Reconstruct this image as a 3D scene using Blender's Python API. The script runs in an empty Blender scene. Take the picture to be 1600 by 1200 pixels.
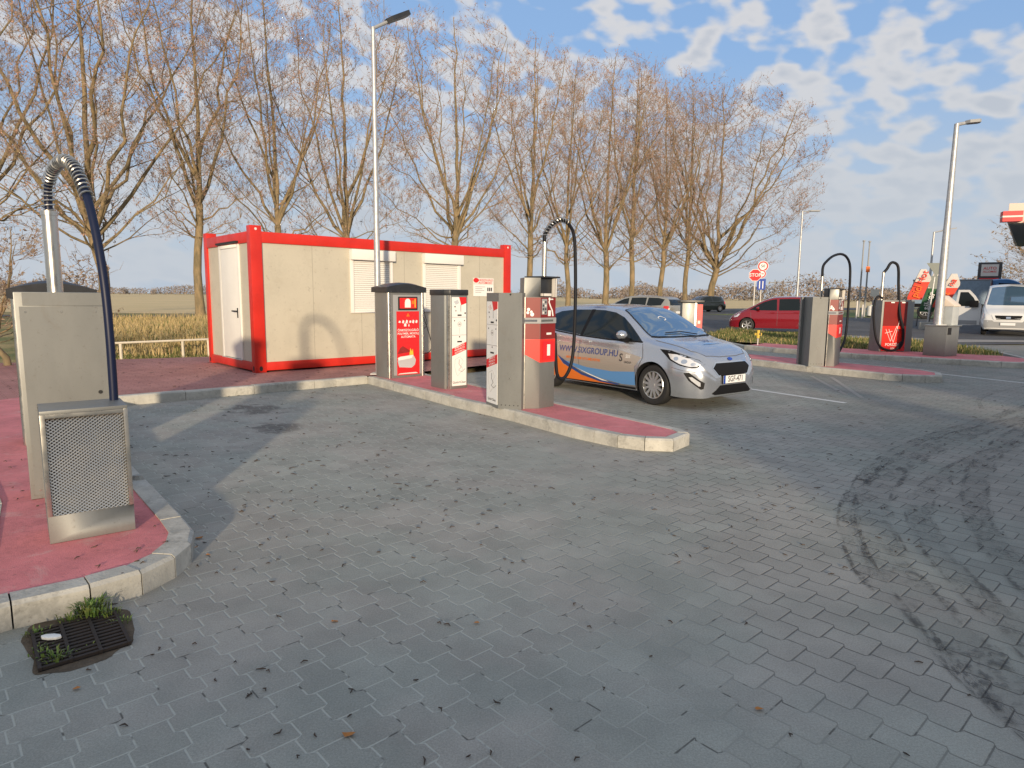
import bpy, bmesh, math, random
import numpy as np
from mathutils import Vector, Matrix
R = math.radians
random.seed(7); rng = np.random.default_rng(7)
scene = bpy.context.scene
COL = scene.collection
# ------------------------------------------------------------------ camera
FPX, PITCH, ROLL, CAMH = 1030.0, 0.1325, 0.009, 1.51
_p = PITCH
_f = np.array([0, math.cos(_p), -math.sin(_p)]); _u0 = np.array([0, math.sin(_p), math.cos(_p)]); _r0 = np.array([1.0, 0, 0])
_r = _r0*math.cos(ROLL)+_u0*math.sin(ROLL); _u = -_r0*math.sin(ROLL)+_u0*math.cos(ROLL)
cam_d = bpy.data.cameras.new('camera'); cam = bpy.data.objects.new('camera', cam_d); COL.objects.link(cam)
cam_d.sensor_width = 36; cam_d.lens = FPX/1600*36; cam_d.clip_start = 0.05; cam_d.clip_end = 6000
M3 = Matrix(((_r[0], _u[0], -_f[0]), (_r[1], _u[1], -_f[1]), (_r[2], _u[2], -_f[2])))
cam.matrix_world = Matrix.Translation((0, 0, CAMH)) @ M3.to_4x4()
scene.camera = cam

def g(px, py, z=0.0):
    "ground position (metres) of a measured point of the survey photo, at height z"
    d = _f+_r*(px-800)/FPX-_u*(py-600)/FPX
    t = (z-CAMH)/d[2]
    return (float(d[0]*t), float(d[1]*t))
def ray(px, dist):
    "point on the ground seen in column px at a given distance ahead"
    k = (px-800)/FPX
    return (k*dist, dist)

# ------------------------------------------------------------------ world, sun
SUN_EL, SUN_AZ = 9.0, 5.3          # sun behind the photographer, azimuth a little to the right
w = bpy.data.worlds.new('World'); scene.world = w; w.use_nodes = True
nt = w.node_tree; nt.nodes.clear()
class NB:
    def __init__(s, nt): s.nt = nt
    def n(s, t, **k):
        nd = s.nt.nodes.new(t)
        for a, b in k.items(): setattr(nd, a, b)
        return nd
    def lk(s, a, b): s.nt.links.new(a, b)
    def put(s, sock, v):
        if isinstance(v, bpy.types.NodeSocket): s.lk(v, sock)
        elif isinstance(v, (tuple, list)):
            sock.default_value = tuple(v)+((1,) if len(sock.default_value) == 4 and len(v) == 3 else ())
        else: sock.default_value = v
    def m(s, op, a, b=0.0, c=None, clamp=False):
        nd = s.n('ShaderNodeMath', operation=op); nd.use_clamp = clamp
        s.put(nd.inputs[0], a); s.put(nd.inputs[1], b)
        if c is not None: s.put(nd.inputs[2], c)
        return nd.outputs[0]
    def mix(s, f, a, b, bt='MIX'):
        nd = s.n('ShaderNodeMix', data_type='RGBA', blend_type=bt)
        s.put(nd.inputs[0], f); s.put(nd.inputs[6], a); s.put(nd.inputs[7], b)
        return nd.outputs[2]
    def noise(s, vec, scale, detail=3, rough=0.55, dist=0.0, out=0):
        nd = s.n('ShaderNodeTexNoise'); nd.inputs['Scale'].default_value = scale
        nd.inputs['Detail'].default_value = detail; nd.inputs['Roughness'].default_value = rough
        nd.inputs['Distortion'].default_value = dist
        if vec is not None: s.lk(vec, nd.inputs['Vector'])
        return nd.outputs[out]
    def ramp(s, v, lo, hi, a=0.0, b=1.0, smooth=True):
        nd = s.n('ShaderNodeMapRange'); nd.interpolation_type = 'SMOOTHSTEP' if smooth else 'LINEAR'; nd.clamp = True
        s.put(nd.inputs[0], v)
        for i, q in enumerate((lo, hi, a, b)): nd.inputs[i+1].default_value = q
        return nd.outputs[0]
    def sep(s, v):
        nd = s.n('ShaderNodeSeparateXYZ'); s.lk(v, nd.inputs[0]); return nd.outputs
    def com(s, x, y, z=0.0):
        nd = s.n('ShaderNodeCombineXYZ')
        for i, q in enumerate((x, y, z)): s.put(nd.inputs[i], q)
        return nd.outputs[0]
b = NB(nt)
SKY_STRENGTH = 0.15
sky = b.n('ShaderNodeTexSky', sky_type='NISHITA'); sky.sun_disc = False
sky.sun_elevation = R(SUN_EL); sky.sun_rotation = R(180-SUN_AZ)
sky.air_density = 1.0; sky.dust_density = 1.2; sky.ozone_density = 1.6
gen = b.n('ShaderNodeTexCoord').outputs['Generated']
sx, sy, sz = b.sep(gen)
zz = b.m('ADD', b.m('MAXIMUM', sz, 0.0), 0.20)
pv = b.com(b.m('DIVIDE', sx, zz), b.m('DIVIDE', sy, zz), 0.0)
# rotate/stretch the cloud plane so that the rows of altocumulus run across the view
mp = b.n('ShaderNodeMapping'); mp.inputs['Rotation'].default_value = (0, 0, R(-22)); mp.inputs['Scale'].default_value = (0.75, 1.3, 1)
b.lk(pv, mp.inputs['Vector'])
pc = b.com(b.m('ADD', sx, b.m('MULTIPLY', sz, 0.35)), sy, b.m('MULTIPLY', sz, 1.75))
big = b.noise(pc, 4.5, 2, 0.5)
sm = b.noise(pc, 21.0, 2, 0.40, 0.1)
fine = b.noise(pc, 48.0, 4, 0.55, 0.2)
dens = b.m('ADD', b.m('MULTIPLY', sm, 1.30), b.m('ADD', b.m('MULTIPLY', big, 0.35), b.m('MULTIPLY', fine, 0.20)))
low = b.ramp(sz, 0.10, 0.42, 0.20, 0.0)
dens = b.m('ADD', b.m('ADD', dens, low), b.ramp(sy, -0.2, 0.45, 0.50, 0.0))  # last term: extra unseen cloud behind the camera, added for more neutral ambient light
mask = b.ramp(dens, 0.915, 1.14)
core = b.ramp(dens, 1.14, 1.36)
cl = b.mix(core, (2.85, 2.78, 2.74), (2.15, 2.22, 2.36))
hz = b.ramp(sz, 0.04, 0.34, 1.0, 0.0)
cl = b.mix(b.m('MULTIPLY', hz, 0.85), cl, (2.10, 2.30, 2.56))
skyc = b.mix(0.80, sky.outputs[0], (0.98, 1.62, 2.80))
skyc = b.mix(b.m('MULTIPLY', hz, 0.85), skyc, (2.05, 2.30, 2.60))
fin = b.mix(b.m('MULTIPLY', mask, 0.85), skyc, cl)
bg = b.n('ShaderNodeBackground'); b.lk(fin, bg.inputs[0]); bg.inputs[1].default_value = SKY_STRENGTH
wo = b.n('ShaderNodeOutputWorld'); b.lk(bg.outputs[0], wo.inputs[0])

sd = bpy.data.lights.new('sun', 'SUN'); sun = bpy.data.objects.new('sun', sd); COL.objects.link(sun)
sd.energy = 2.8; sd.angle = R(1.6); sd.color = (1.0, 0.80, 0.56)
_dir = Vector((-math.sin(R(SUN_AZ))*math.cos(R(SUN_EL)), math.cos(R(SUN_AZ))*math.cos(R(SUN_EL)), -math.sin(R(SUN_EL))))
sun.rotation_euler = _dir.to_track_quat('-Z', 'Y').to_euler(); sun.location = (0, -20, 30)
scene.view_settings.view_transform = 'Standard'; scene.view_settings.look = 'None'
scene.view_settings.exposure = 0.76; scene.view_settings.gamma = 1.0
scene.view_settings.use_curve_mapping = False
scene.cycles.max_bounces = 6; scene.cycles.transparent_max_bounces = 12

# ------------------------------------------------------------------ materials
MAT = {}
def pm(name, col, rough=0.6, metal=0.0, var=0.0, vscale=8.0, bump=0.0, bscale=60.0, col2=None, spec=0.5, coat=0.0, emit=None, dirt=0.0, stretch=None, rv=0.0):
    m = bpy.data.materials.new(name); m.use_nodes = True
    t = m.node_tree; bs = t.nodes['Principled BSDF']; q = NB(t)
    bs.inputs['Base Color'].default_value = (*col, 1); bs.inputs['Roughness'].default_value = rough
    bs.inputs['Metallic'].default_value = metal; bs.inputs['Specular IOR Level'].default_value = spec
    bs.inputs['Coat Weight'].default_value = coat; bs.inputs['Coat Roughness'].default_value = 0.05
    if emit: bs.inputs['Emission Color'].default_value = (*emit[0], 1); bs.inputs['Emission Strength'].default_value = emit[1]
    need = var or bump or col2 or dirt or rv
    if need:
        tc = q.n('ShaderNodeNewGeometry').outputs['Position']
        if stretch:
            mpn = q.n('ShaderNodeMapping'); mpn.inputs['Scale'].default_value = stretch; q.lk(tc, mpn.inputs[0]); tcs = mpn.outputs[0]
        else: tcs = tc
        c = (*col, 1)
        if var or col2:
            nz = q.noise(tcs, vscale, 4, 0.6)
            f = q.ramp(nz, 0.3, 0.7)
            a = col2 if col2 else tuple(x*(1-var) for x in col)
            bb = col if col2 else tuple(min(1, x*(1+var)) for x in col)
            c = q.mix(f, a, bb)
        if dirt:
            nz2 = q.noise(tc, 2.3, 5, 0.65); nz3 = q.noise(tcs, 31, 3, 0.6)
            f2 = q.m('MULTIPLY', q.ramp(q.m('ADD', q.m('MULTIPLY', nz2, .6), q.m('MULTIPLY', nz3, .4)), 0.48, 0.66), dirt)
            c = q.mix(f2, c, tuple(x*0.45 for x in col))
        if isinstance(c, bpy.types.NodeSocket): q.lk(c, bs.inputs['Base Color'])
        if rv:
            nr = q.noise(tcs, vscale*1.7, 3, 0.6)
            q.lk(q.ramp(nr, 0.3, 0.7, max(0.02, rough-rv), rough+rv), bs.inputs['Roughness'])
        if bump:
            bn = q.n('ShaderNodeBump'); bn.inputs['Strength'].default_value = bump; bn.inputs['Distance'].default_value = 0.01
            q.lk(q.noise(tcs, bscale, 4, 0.6), bn.inputs['Height']); q.lk(bn.outputs[0], bs.inputs['Normal'])
    MAT[name] = m
    return m
pm('steel', (0.240, 0.246, 0.238), 0.46, 0.5, var=0.05, vscale=3, stretch=(1, 1, 0.3), rv=0.04, dirt=0.10)
pm('steel_bright', (0.56, 0.54, 0.49), 0.30, 0.95, rv=0.05, vscale=6)
pm('galvanised', (0.50, 0.51, 0.52), 0.50, 0.6, var=0.12, vscale=14, rv=0.08)
pm('black_rubber', (0.008, 0.009, 0.013), 0.6, spec=0.3)
pm('hose_blue', (0.005, 0.010, 0.038), 0.45, spec=0.35)
pm('cap_black', (0.022, 0.024, 0.028), 0.38, var=0.2, vscale=10)
pm('container_red', (0.56, 0.022, 0.012), 0.42, var=0.07, vscale=2.5, dirt=0.14, rv=0.08)
pm('container_panel', (0.50, 0.47, 0.385), 0.50, var=0.045, vscale=1.4, dirt=0.12, bump=0.03, bscale=5)
pm('seam_grey', (0.33, 0.31, 0.26), 0.6)
pm('door_white', (0.76, 0.76, 0.72), 0.45, var=0.03, vscale=3)
pm('shutter_white', (0.78, 0.77, 0.73), 0.45)
pm('shutter_gap', (0.30, 0.29, 0.27), 0.7)
pm('dark', (0.012, 0.012, 0.013), 0.6)
pm('kerb_concrete', (0.46, 0.45, 0.405), 0.85, var=0.14, vscale=5, bump=0.35, bscale=70, dirt=0.5)
pm('red_resin', (0.62, 0.20, 0.215), 0.85, var=0.12, vscale=3, bump=0.45, bscale=160, dirt=0.35)
pm('sign_red', (0.66, 0.018, 0.022), 0.42, var=0.04, vscale=4)
pm('dark_red', (0.26, 0.016, 0.016), 0.35)
pm('bright_red', (0.80, 0.03, 0.02), 0.38)
pm('white', (0.80, 0.80, 0.78), 0.45)
pm('offwhite', (0.70, 0.67, 0.63), 0.5)
pm('print_grey', (0.36, 0.35, 0.35), 0.5)
pm('print_dark', (0.05, 0.05, 0.055), 0.5)
pm('yellow', (0.75, 0.52, 0.05), 0.5)
pm('sign_blue', (0.015, 0.06, 0.36), 0.4)
pm('sign_back', (0.17, 0.19, 0.18), 0.5, 0.4)
pm('grey_plastic', (0.30, 0.31, 0.32), 0.55)
pm('bin_grey', (0.42, 0.45, 0.46), 0.5, var=0.05)
pm('orange', (0.80, 0.17, 0.02), 0.4)
pm('livery_blue', (0.10, 0.26, 0.55), 0.30, coat=0.5)
pm('livery_navy', (0.025, 0.055, 0.22), 0.30, coat=0.5)
pm('livery_orange', (0.72, 0.17, 0.015), 0.30, coat=0.5)
pm('livery_grey', (0.40, 0.36, 0.32), 0.32, 0.3, coat=0.4)
pm('paint_silver', (0.47, 0.50, 0.55), 0.25, 0.75, coat=1.0)
pm('paint_beige', (0.42, 0.40, 0.34), 0.3, 0.6, coat=1.0)
pm('paint_red', (0.21, 0.004, 0.012), 0.26, 0.15, coat=1.0)
pm('paint_black', (0.012, 0.018, 0.020), 0.24, 0.3, coat=1.0)
pm('paint_white', (0.72, 0.73, 0.73), 0.32, 0.0, coat=0.7)
pm('car_glass', (0.006, 0.010, 0.011), 0.06, 0.0, spec=0.45)
pm('windscreen_glass', (0.11, 0.20, 0.31), 0.04, 0.55, spec=1.0, coat=0.8)
pm('black_trim', (0.006, 0.006, 0.007), 0.6, spec=0.25)
pm('tyre', (0.016, 0.016, 0.017), 0.75, bump=0.2)
pm('rim', (0.55, 0.56, 0.57), 0.32, 0.8)
pm('lamp_lens', (0.75, 0.77, 0.80), 0.12, 0.35, coat=1.0)
pm('chrome', (0.8, 0.8, 0.8), 0.12, 1.0)
pm('tail_red', (0.55, 0.015, 0.012), 0.2, coat=1.0)
pm('plate_white', (0.78, 0.79, 0.80), 0.4)
pm('door_line', (0.10, 0.10, 0.11), 0.6)
pm('bark', (0.31, 0.225, 0.125), 0.9, col2=(0.15, 0.125, 0.075), vscale=3.5, bump=0.9, bscale=22, stretch=(1, 1, 0.35))
pm('twig_bark', (0.32, 0.235, 0.16), 0.9, var=0.2, vscale=2)
pm('catkin', (0.44, 0.27, 0.20), 0.8, col2=(0.28, 0.17, 0.14), vscale=1.2)
pm('dry_grass', (0.56, 0.42, 0.21), 0.9, col2=(0.40, 0.31, 0.14), vscale=1.5)
pm('green_grass', (0.075, 0.125, 0.025), 0.9, col2=(0.14, 0.15, 0.045), vscale=1.6)
pm('weed_green', (0.10, 0.20, 0.035), 0.6, col2=(0.16, 0.18, 0.05), vscale=20)
pm('wood_pale', (0.62, 0.57, 0.47), 0.8, var=0.1)
pm('debris', (0.045, 0.036, 0.030), 0.9, col2=(0.09, 0.062, 0.045), vscale=5)
pm('dead_leaf', (0.42, 0.17, 0.04), 0.8)
pm('cast_iron', (0.045, 0.035, 0.030), 0.7, 0.4, bump=0.3)
pm('far_wood', (0.30, 0.235, 0.19), 1.0, col2=(0.21, 0.195, 0.185), vscale=0.05)
pm('asphalt', (0.085, 0.088, 0.092), 0.85, var=0.18, vscale=0.6, bump=0.3, bscale=90)
pm('road_line', (0.62, 0.62, 0.60), 0.7, dirt=0.3)
pm('pale_pavement', (0.33, 0.31, 0.28), 0.85, var=0.1, vscale=0.8)
pm('field', (0.72, 0.53, 0.27), 1.0, col2=(0.60, 0.46, 0.22), vscale=0.06)
pm('blocker_wall', (0.45, 0.43, 0.40), 0.7, var=0.05)
pm('tarp_blue', (0.22, 0.31, 0.42), 0.5, var=0.1)
pm('cab_blue', (0.06, 0.20, 0.48), 0.35, coat=0.5)
pm('fascia_beige', (0.72, 0.62, 0.52), 0.5)
pm('lawn_green', (0.085, 0.15, 0.03), 0.95, col2=(0.16, 0.17, 0.05), vscale=0.5, bump=0.6, bscale=8)
pm('red_panel', (0.20, 0.014, 0.012), 0.38, var=0.05, vscale=5)
pm('filter_grey', (0.11, 0.11, 0.105), 0.8, var=0.4, vscale=14)
pm('soil', (0.10, 0.075, 0.05), 0.95, var=0.3, vscale=12, bump=0.6)
pm('stone_grey', (0.36, 0.36, 0.33), 0.9, var=0.15, vscale=20, bump=0.5)
pm('flag_green', (0.03, 0.12, 0.05), 0.7)
pm('flag_red', (0.72, 0.07, 0.04), 0.7)

# block paving: wavy interlocking concrete pavers
def paver_material(name, base, tint, red=False):
    m = bpy.data.materials.new(name); m.use_nodes = True; t = m.node_tree; bs = t.nodes['Principled BSDF']; q = NB(t)
    pos = q.n('ShaderNodeNewGeometry').outputs['Position']
    x, y, z = q.sep(pos)
    wob = q.noise(pos, 1.3, 2, 0.5)
    wob = q.m('MULTIPLY', q.m('SUBTRACT', wob, 0.5), 0.02)
    ca, sa = math.cos(R(-47.5)), math.sin(R(-47.5))
    L, Wd = 0.2025, 0.146
    u = q.m('ADD', q.m('MULTIPLY', x, ca), q.m('MULTIPLY', y, sa))
    v = q.m('ADD', q.m('ADD', q.m('MULTIPLY', x, -sa), q.m('MULTIPLY', y, ca)), wob)
    r0 = q.m('ROUND', q.m('DIVIDE', v, Wd))
    def wave(rowidx):
        ph = q.m('ADD', q.m('DIVIDE', u, L), q.m('MULTIPLY', rowidx, 0.5))
        ph = q.m('ADD', ph, 0.25)
        tri = q.m('SUBTRACT', q.m('ABSOLUTE', q.m('SUBTRACT', q.m('FRACT', ph), 0.5)), 0.25)   # -.25 .. .25
        tri = q.m('MULTIPLY', tri, 0.36)
        return q.m('MAXIMUM', q.m('MINIMUM', tri, 0.0145), -0.0145)
    d = q.m('SUBTRACT', q.m('SUBTRACT', v, q.m('MULTIPLY', r0, Wd)), wave(r0))
    row = q.m('SUBTRACT', r0, q.m('LESS_THAN', d, 0.0))
    cu = q.m('ADD', q.m('DIVIDE', u, L), q.m('MULTIPLY', row, 0.5))
    cu = q.m('ADD', cu, 0.5)
    fr = q.m('FRACT', cu); cell = q.m('FLOOR', cu)
    dc = q.m('MULTIPLY', q.m('MINIMUM', fr, q.m('SUBTRACT', 1.0, fr)), L)
    dj = q.m('MINIMUM', q.m('ABSOLUTE', d), dc)
    jn = q.noise(pos, 17, 3, 0.6)
    dj = q.m('ADD', dj, q.m('MULTIPLY', q.m('SUBTRACT', jn, 0.5), 0.0035))
    joint = q.ramp(dj, 0.0016, 0.0048, 1.0, 0.0)
    wn = q.n('ShaderNodeTexWhiteNoise', noise_dimensions='3D'); q.lk(q.com(cell, row, 3.7), wn.inputs['Vector'])
    rnd = wn.outputs['Value']
    big = q.noise(pos, 0.45, 4, 0.6); med = q.noise(pos, 2.2, 5, 0.65); fin = q.noise(pos, 130, 4, 0.7)
    spk = q.noise(pos, 420, 2, 0.5)
    k = q.m('ADD', q.m('MULTIPLY', q.m('SUBTRACT', rnd, 0.5), 0.11), 1.0)
    k = q.m('MULTIPLY', k, q.ramp(big, 0.3, 0.7, 0.90, 1.07))
    k = q.m('MULTIPLY', k, q.ramp(med, 0.28, 0.72, 0.86, 1.09))
    k = q.m('MULTIPLY', k, q.ramp(fin, 0.3, 0.7, 0.84, 1.14))
    k = q.m('MULTIPLY', k, q.ramp(spk, 0.3, 0.7, 0.90, 1.10))
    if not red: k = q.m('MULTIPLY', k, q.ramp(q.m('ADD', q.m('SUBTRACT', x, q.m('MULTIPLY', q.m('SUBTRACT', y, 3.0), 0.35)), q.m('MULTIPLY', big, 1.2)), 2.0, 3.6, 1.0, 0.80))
    c = q.mix(q.ramp(q.noise(pos, 0.9, 3), .4, .6), base, tint)
    vm = q.n('ShaderNodeVectorMath', operation='SCALE'); q.lk(c, vm.inputs[0]); q.lk(k, vm.inputs['Scale'])
    c = vm.outputs[0]
    if not red:
        # sand washed into the joints of the left half, dark open joints on the right
        side = q.ramp(q.m('ADD', x, q.m('MULTIPLY', q.noise(pos, 0.8, 3), 3.0)), 1.2, 3.2)
        side = q.m('MAXIMUM', side, q.ramp(q.noise(pos, 9, 2), 0.56, 0.64))
        jc = q.mix(side, tuple(v_*1.5 for v_ in base), (0.035, 0.033, 0.030))
        # oil stains
        st = None
        for (ox, oy, rr) in (g(405, 640)+(0.42,), g(432, 668)+(0.36,), g(385, 637)+(0.3,)):
            dd = q.m('SQRT', q.m('ADD', q.m('POWER', q.m('SUBTRACT', x, ox), 2.0), q.m('POWER', q.m('SUBTRACT', y, oy), 2.0)))
            dd = q.m('ADD', dd, q.m('MULTIPLY', q.m('SUBTRACT', q.noise(pos, 5, 4), 0.5), rr*2.2))
            s1 = q.ramp(dd, rr*0.35, rr, 1.0, 0.0)
            st = s1 if st is None else q.m('MAXIMUM', st, s1)
        c = q.mix(q.m('MULTIPLY', st, 0.62), c, (0.05, 0.047, 0.045))
    else:
        jc = (0.16, 0.07, 0.06)
    c = q.mix(q.m('MULTIPLY', joint, 0.72), c, jc)
    q.lk(c, bs.inputs['Base Color']); bs.inputs['Roughness'].default_value = 0.82
    bs.inputs['Specular IOR Level'].default_value = 0.35
    hgt = q.m('ADD', q.m('MULTIPLY', q.ramp(dj, 0.0, 0.009), 1.0), q.m('MULTIPLY', fin, 0.22))
    hgt = q.m('ADD', hgt, q.m('MULTIPLY', rnd, 0.10))
    bn = q.n('ShaderNodeBump'); bn.inputs['Strength'].default_value = 0.45; bn.inputs['Distance'].default_value = 0.004
    q.lk(hgt, bn.inputs['Height']); q.lk(bn.outputs[0], bs.inputs['Normal'])
    MAT[name] = m
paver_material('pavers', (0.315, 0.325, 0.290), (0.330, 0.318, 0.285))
paver_material('red_pavers', (0.44, 0.215, 0.195), (0.38, 0.18, 0.165), red=True)

# tyre rubber: patchy tread print with holes
def tyre_mark_material():
    m = bpy.data.materials.new('tyre_print'); m.use_nodes = True; t = m.node_tree; bs = t.nodes['Principled BSDF']; q = NB(t)
    bs.inputs['Base Color'].default_value = (0.030, 0.030, 0.032, 1); bs.inputs['Roughness'].default_value = 0.8
    uv = q.n('ShaderNodeUVMap').outputs[0]; pos = q.n('ShaderNodeNewGeometry').outputs['Position']
    u, v, _ = q.sep(uv)
    tread = q.noise(q.com(q.m('MULTIPLY', u, 26.0), q.m('MULTIPLY', v, 7.0), 0), 1.0, 3, 0.6, 0.9)
    lines = q.noise(q.com(q.m('MULTIPLY', u, 2.2), q.m('MULTIPLY', v, 3.2), 5.0), 1.0, 3, 0.6, 0.3)
    patch = q.noise(pos, 2.2, 5, 0.7); av = q.m('ABSOLUTE', q.m('SUBTRACT', v, 0.5))
    edge = q.m('MULTIPLY', q.m('MULTIPLY', q.ramp(av, 0.27, 0.34), q.ramp(av, 0.42, 0.49, 1.0, 0.0)), q.m('MULTIPLY', q.ramp(lines, 0.46, 0.60), q.ramp(q.noise(pos, 28, 3), 0.40, 0.55)))
    a = q.m('MULTIPLY', q.m('MULTIPLY', q.ramp(tread, 0.47, 0.60), q.ramp(patch, 0.40, 0.62)), q.ramp(av, 0.30, 0.42, 0.9, 0.0))
    a = q.m('MAXIMUM', a, edge)
    film = q.m('MULTIPLY', q.ramp(patch, 0.35, 0.65), q.ramp(av, 0.25, 0.5, 0.14, 0.0))
    q.lk(q.m('MULTIPLY', q.m('MAXIMUM', a, film), 0.56), bs.inputs['Alpha'])
    MAT['tyre_print'] = m
tyre_mark_material()

# ground cover outside the forecourt
def meadow():
    m = bpy.data.materials.new('meadow'); m.use_nodes = True; t = m.node_tree; bs = t.nodes['Principled BSDF']; q = NB(t)
    pos = q.n('ShaderNodeNewGeometry').outputs['Position']
    a = q.mix(q.ramp(q.noise(pos, 0.35, 5, 0.65), 0.4, 0.62), (0.14, 0.17, 0.05), (0.44, 0.33, 0.15))
    a = q.mix(q.ramp(q.noise(pos, 6.0, 4, 0.7), 0.45, 0.75), a, (0.16, 0.12, 0.06))
    q.lk(a, bs.inputs['Base Color']); bs.inputs['Roughness'].default_value = 1.0
    bn = q.n('ShaderNodeBump'); bn.inputs['Strength'].default_value = 0.9; bn.inputs['Distance'].default_value = 0.05
    q.lk(q.noise(pos, 14, 5, 0.7), bn.inputs['Height']); q.lk(bn.outputs[0], bs.inputs['Normal'])
    MAT['meadow'] = m
meadow()
def worn(name, pale, amount, scale):
    m = MAT[name]; t = m.node_tree; bs = t.nodes['Principled BSDF']; q = NB(t); src = bs.inputs['Base Color'].links[0].from_socket
    pos = q.n('ShaderNodeNewGeometry').outputs['Position']
    f = q.m('MULTIPLY', q.ramp(q.noise(pos, scale, 6, 0.72, 0.6), 0.56, 0.68), amount)
    c = q.mix(f, src, pale); f2 = q.m('MULTIPLY', q.ramp(q.noise(pos, scale*9, 4, 0.7), 0.60, 0.70), amount*0.8)
    c = q.mix(f2, c, (0.10, 0.075, 0.06)); q.lk(c, bs.inputs['Base Color'])
worn('red_resin', (0.62, 0.40, 0.37), 0.45, 2.6)
worn('kerb_concrete', (0.20, 0.195, 0.165), 0.5, 5.5)
worn('steel', (0.22, 0.21, 0.19), 0.35, 5.0)
worn('container_panel', (0.40, 0.36, 0.28), 0.30, 1.6)

# ------------------------------------------------------------------ mesh builder
_TEXT = {}
def text_mesh(s, size):
    key = (s, size)
    if key in _TEXT: return _TEXT[key]
    cu = bpy.data.curves.new('tx', 'FONT'); cu.body = s; cu.size = size; cu.align_x = 'CENTER'; cu.align_y = 'CENTER'; cu.resolution_u = 3; cu.offset = 0.014*size
    ob = bpy.data.objects.new('tx', cu); COL.objects.link(ob)
    dg = bpy.context.evaluated_depsgraph_get(); me = ob.evaluated_get(dg).to_mesh()
    vs = [(v.co.x, v.co.y) for v in me.vertices]; fs = [tuple(p.vertices) for p in me.polygons]
    ob.evaluated_get(dg).to_mesh_clear(); bpy.data.objects.remove(ob); bpy.data.curves.remove(cu)
    _TEXT[key] = (vs, fs); return vs, fs

class Fr:
    "a vertical frame: origin, horizontal right vector, up = z, outward normal"
    def __init__(s, o, ang=None, rv=None, up=(0, 0, 1)):
        s.o = np.array(o, float)
        s.r = np.array((math.cos(ang), math.sin(ang), 0.0)) if rv is None else np.array(rv, float)/np.linalg.norm(rv)
        s.u = np.array(up, float); s.n = np.cross(s.r, s.u)
    def p(s, x, z, d=0.0): return tuple(s.o+s.r*x+s.u*z+s.n*d)

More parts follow.
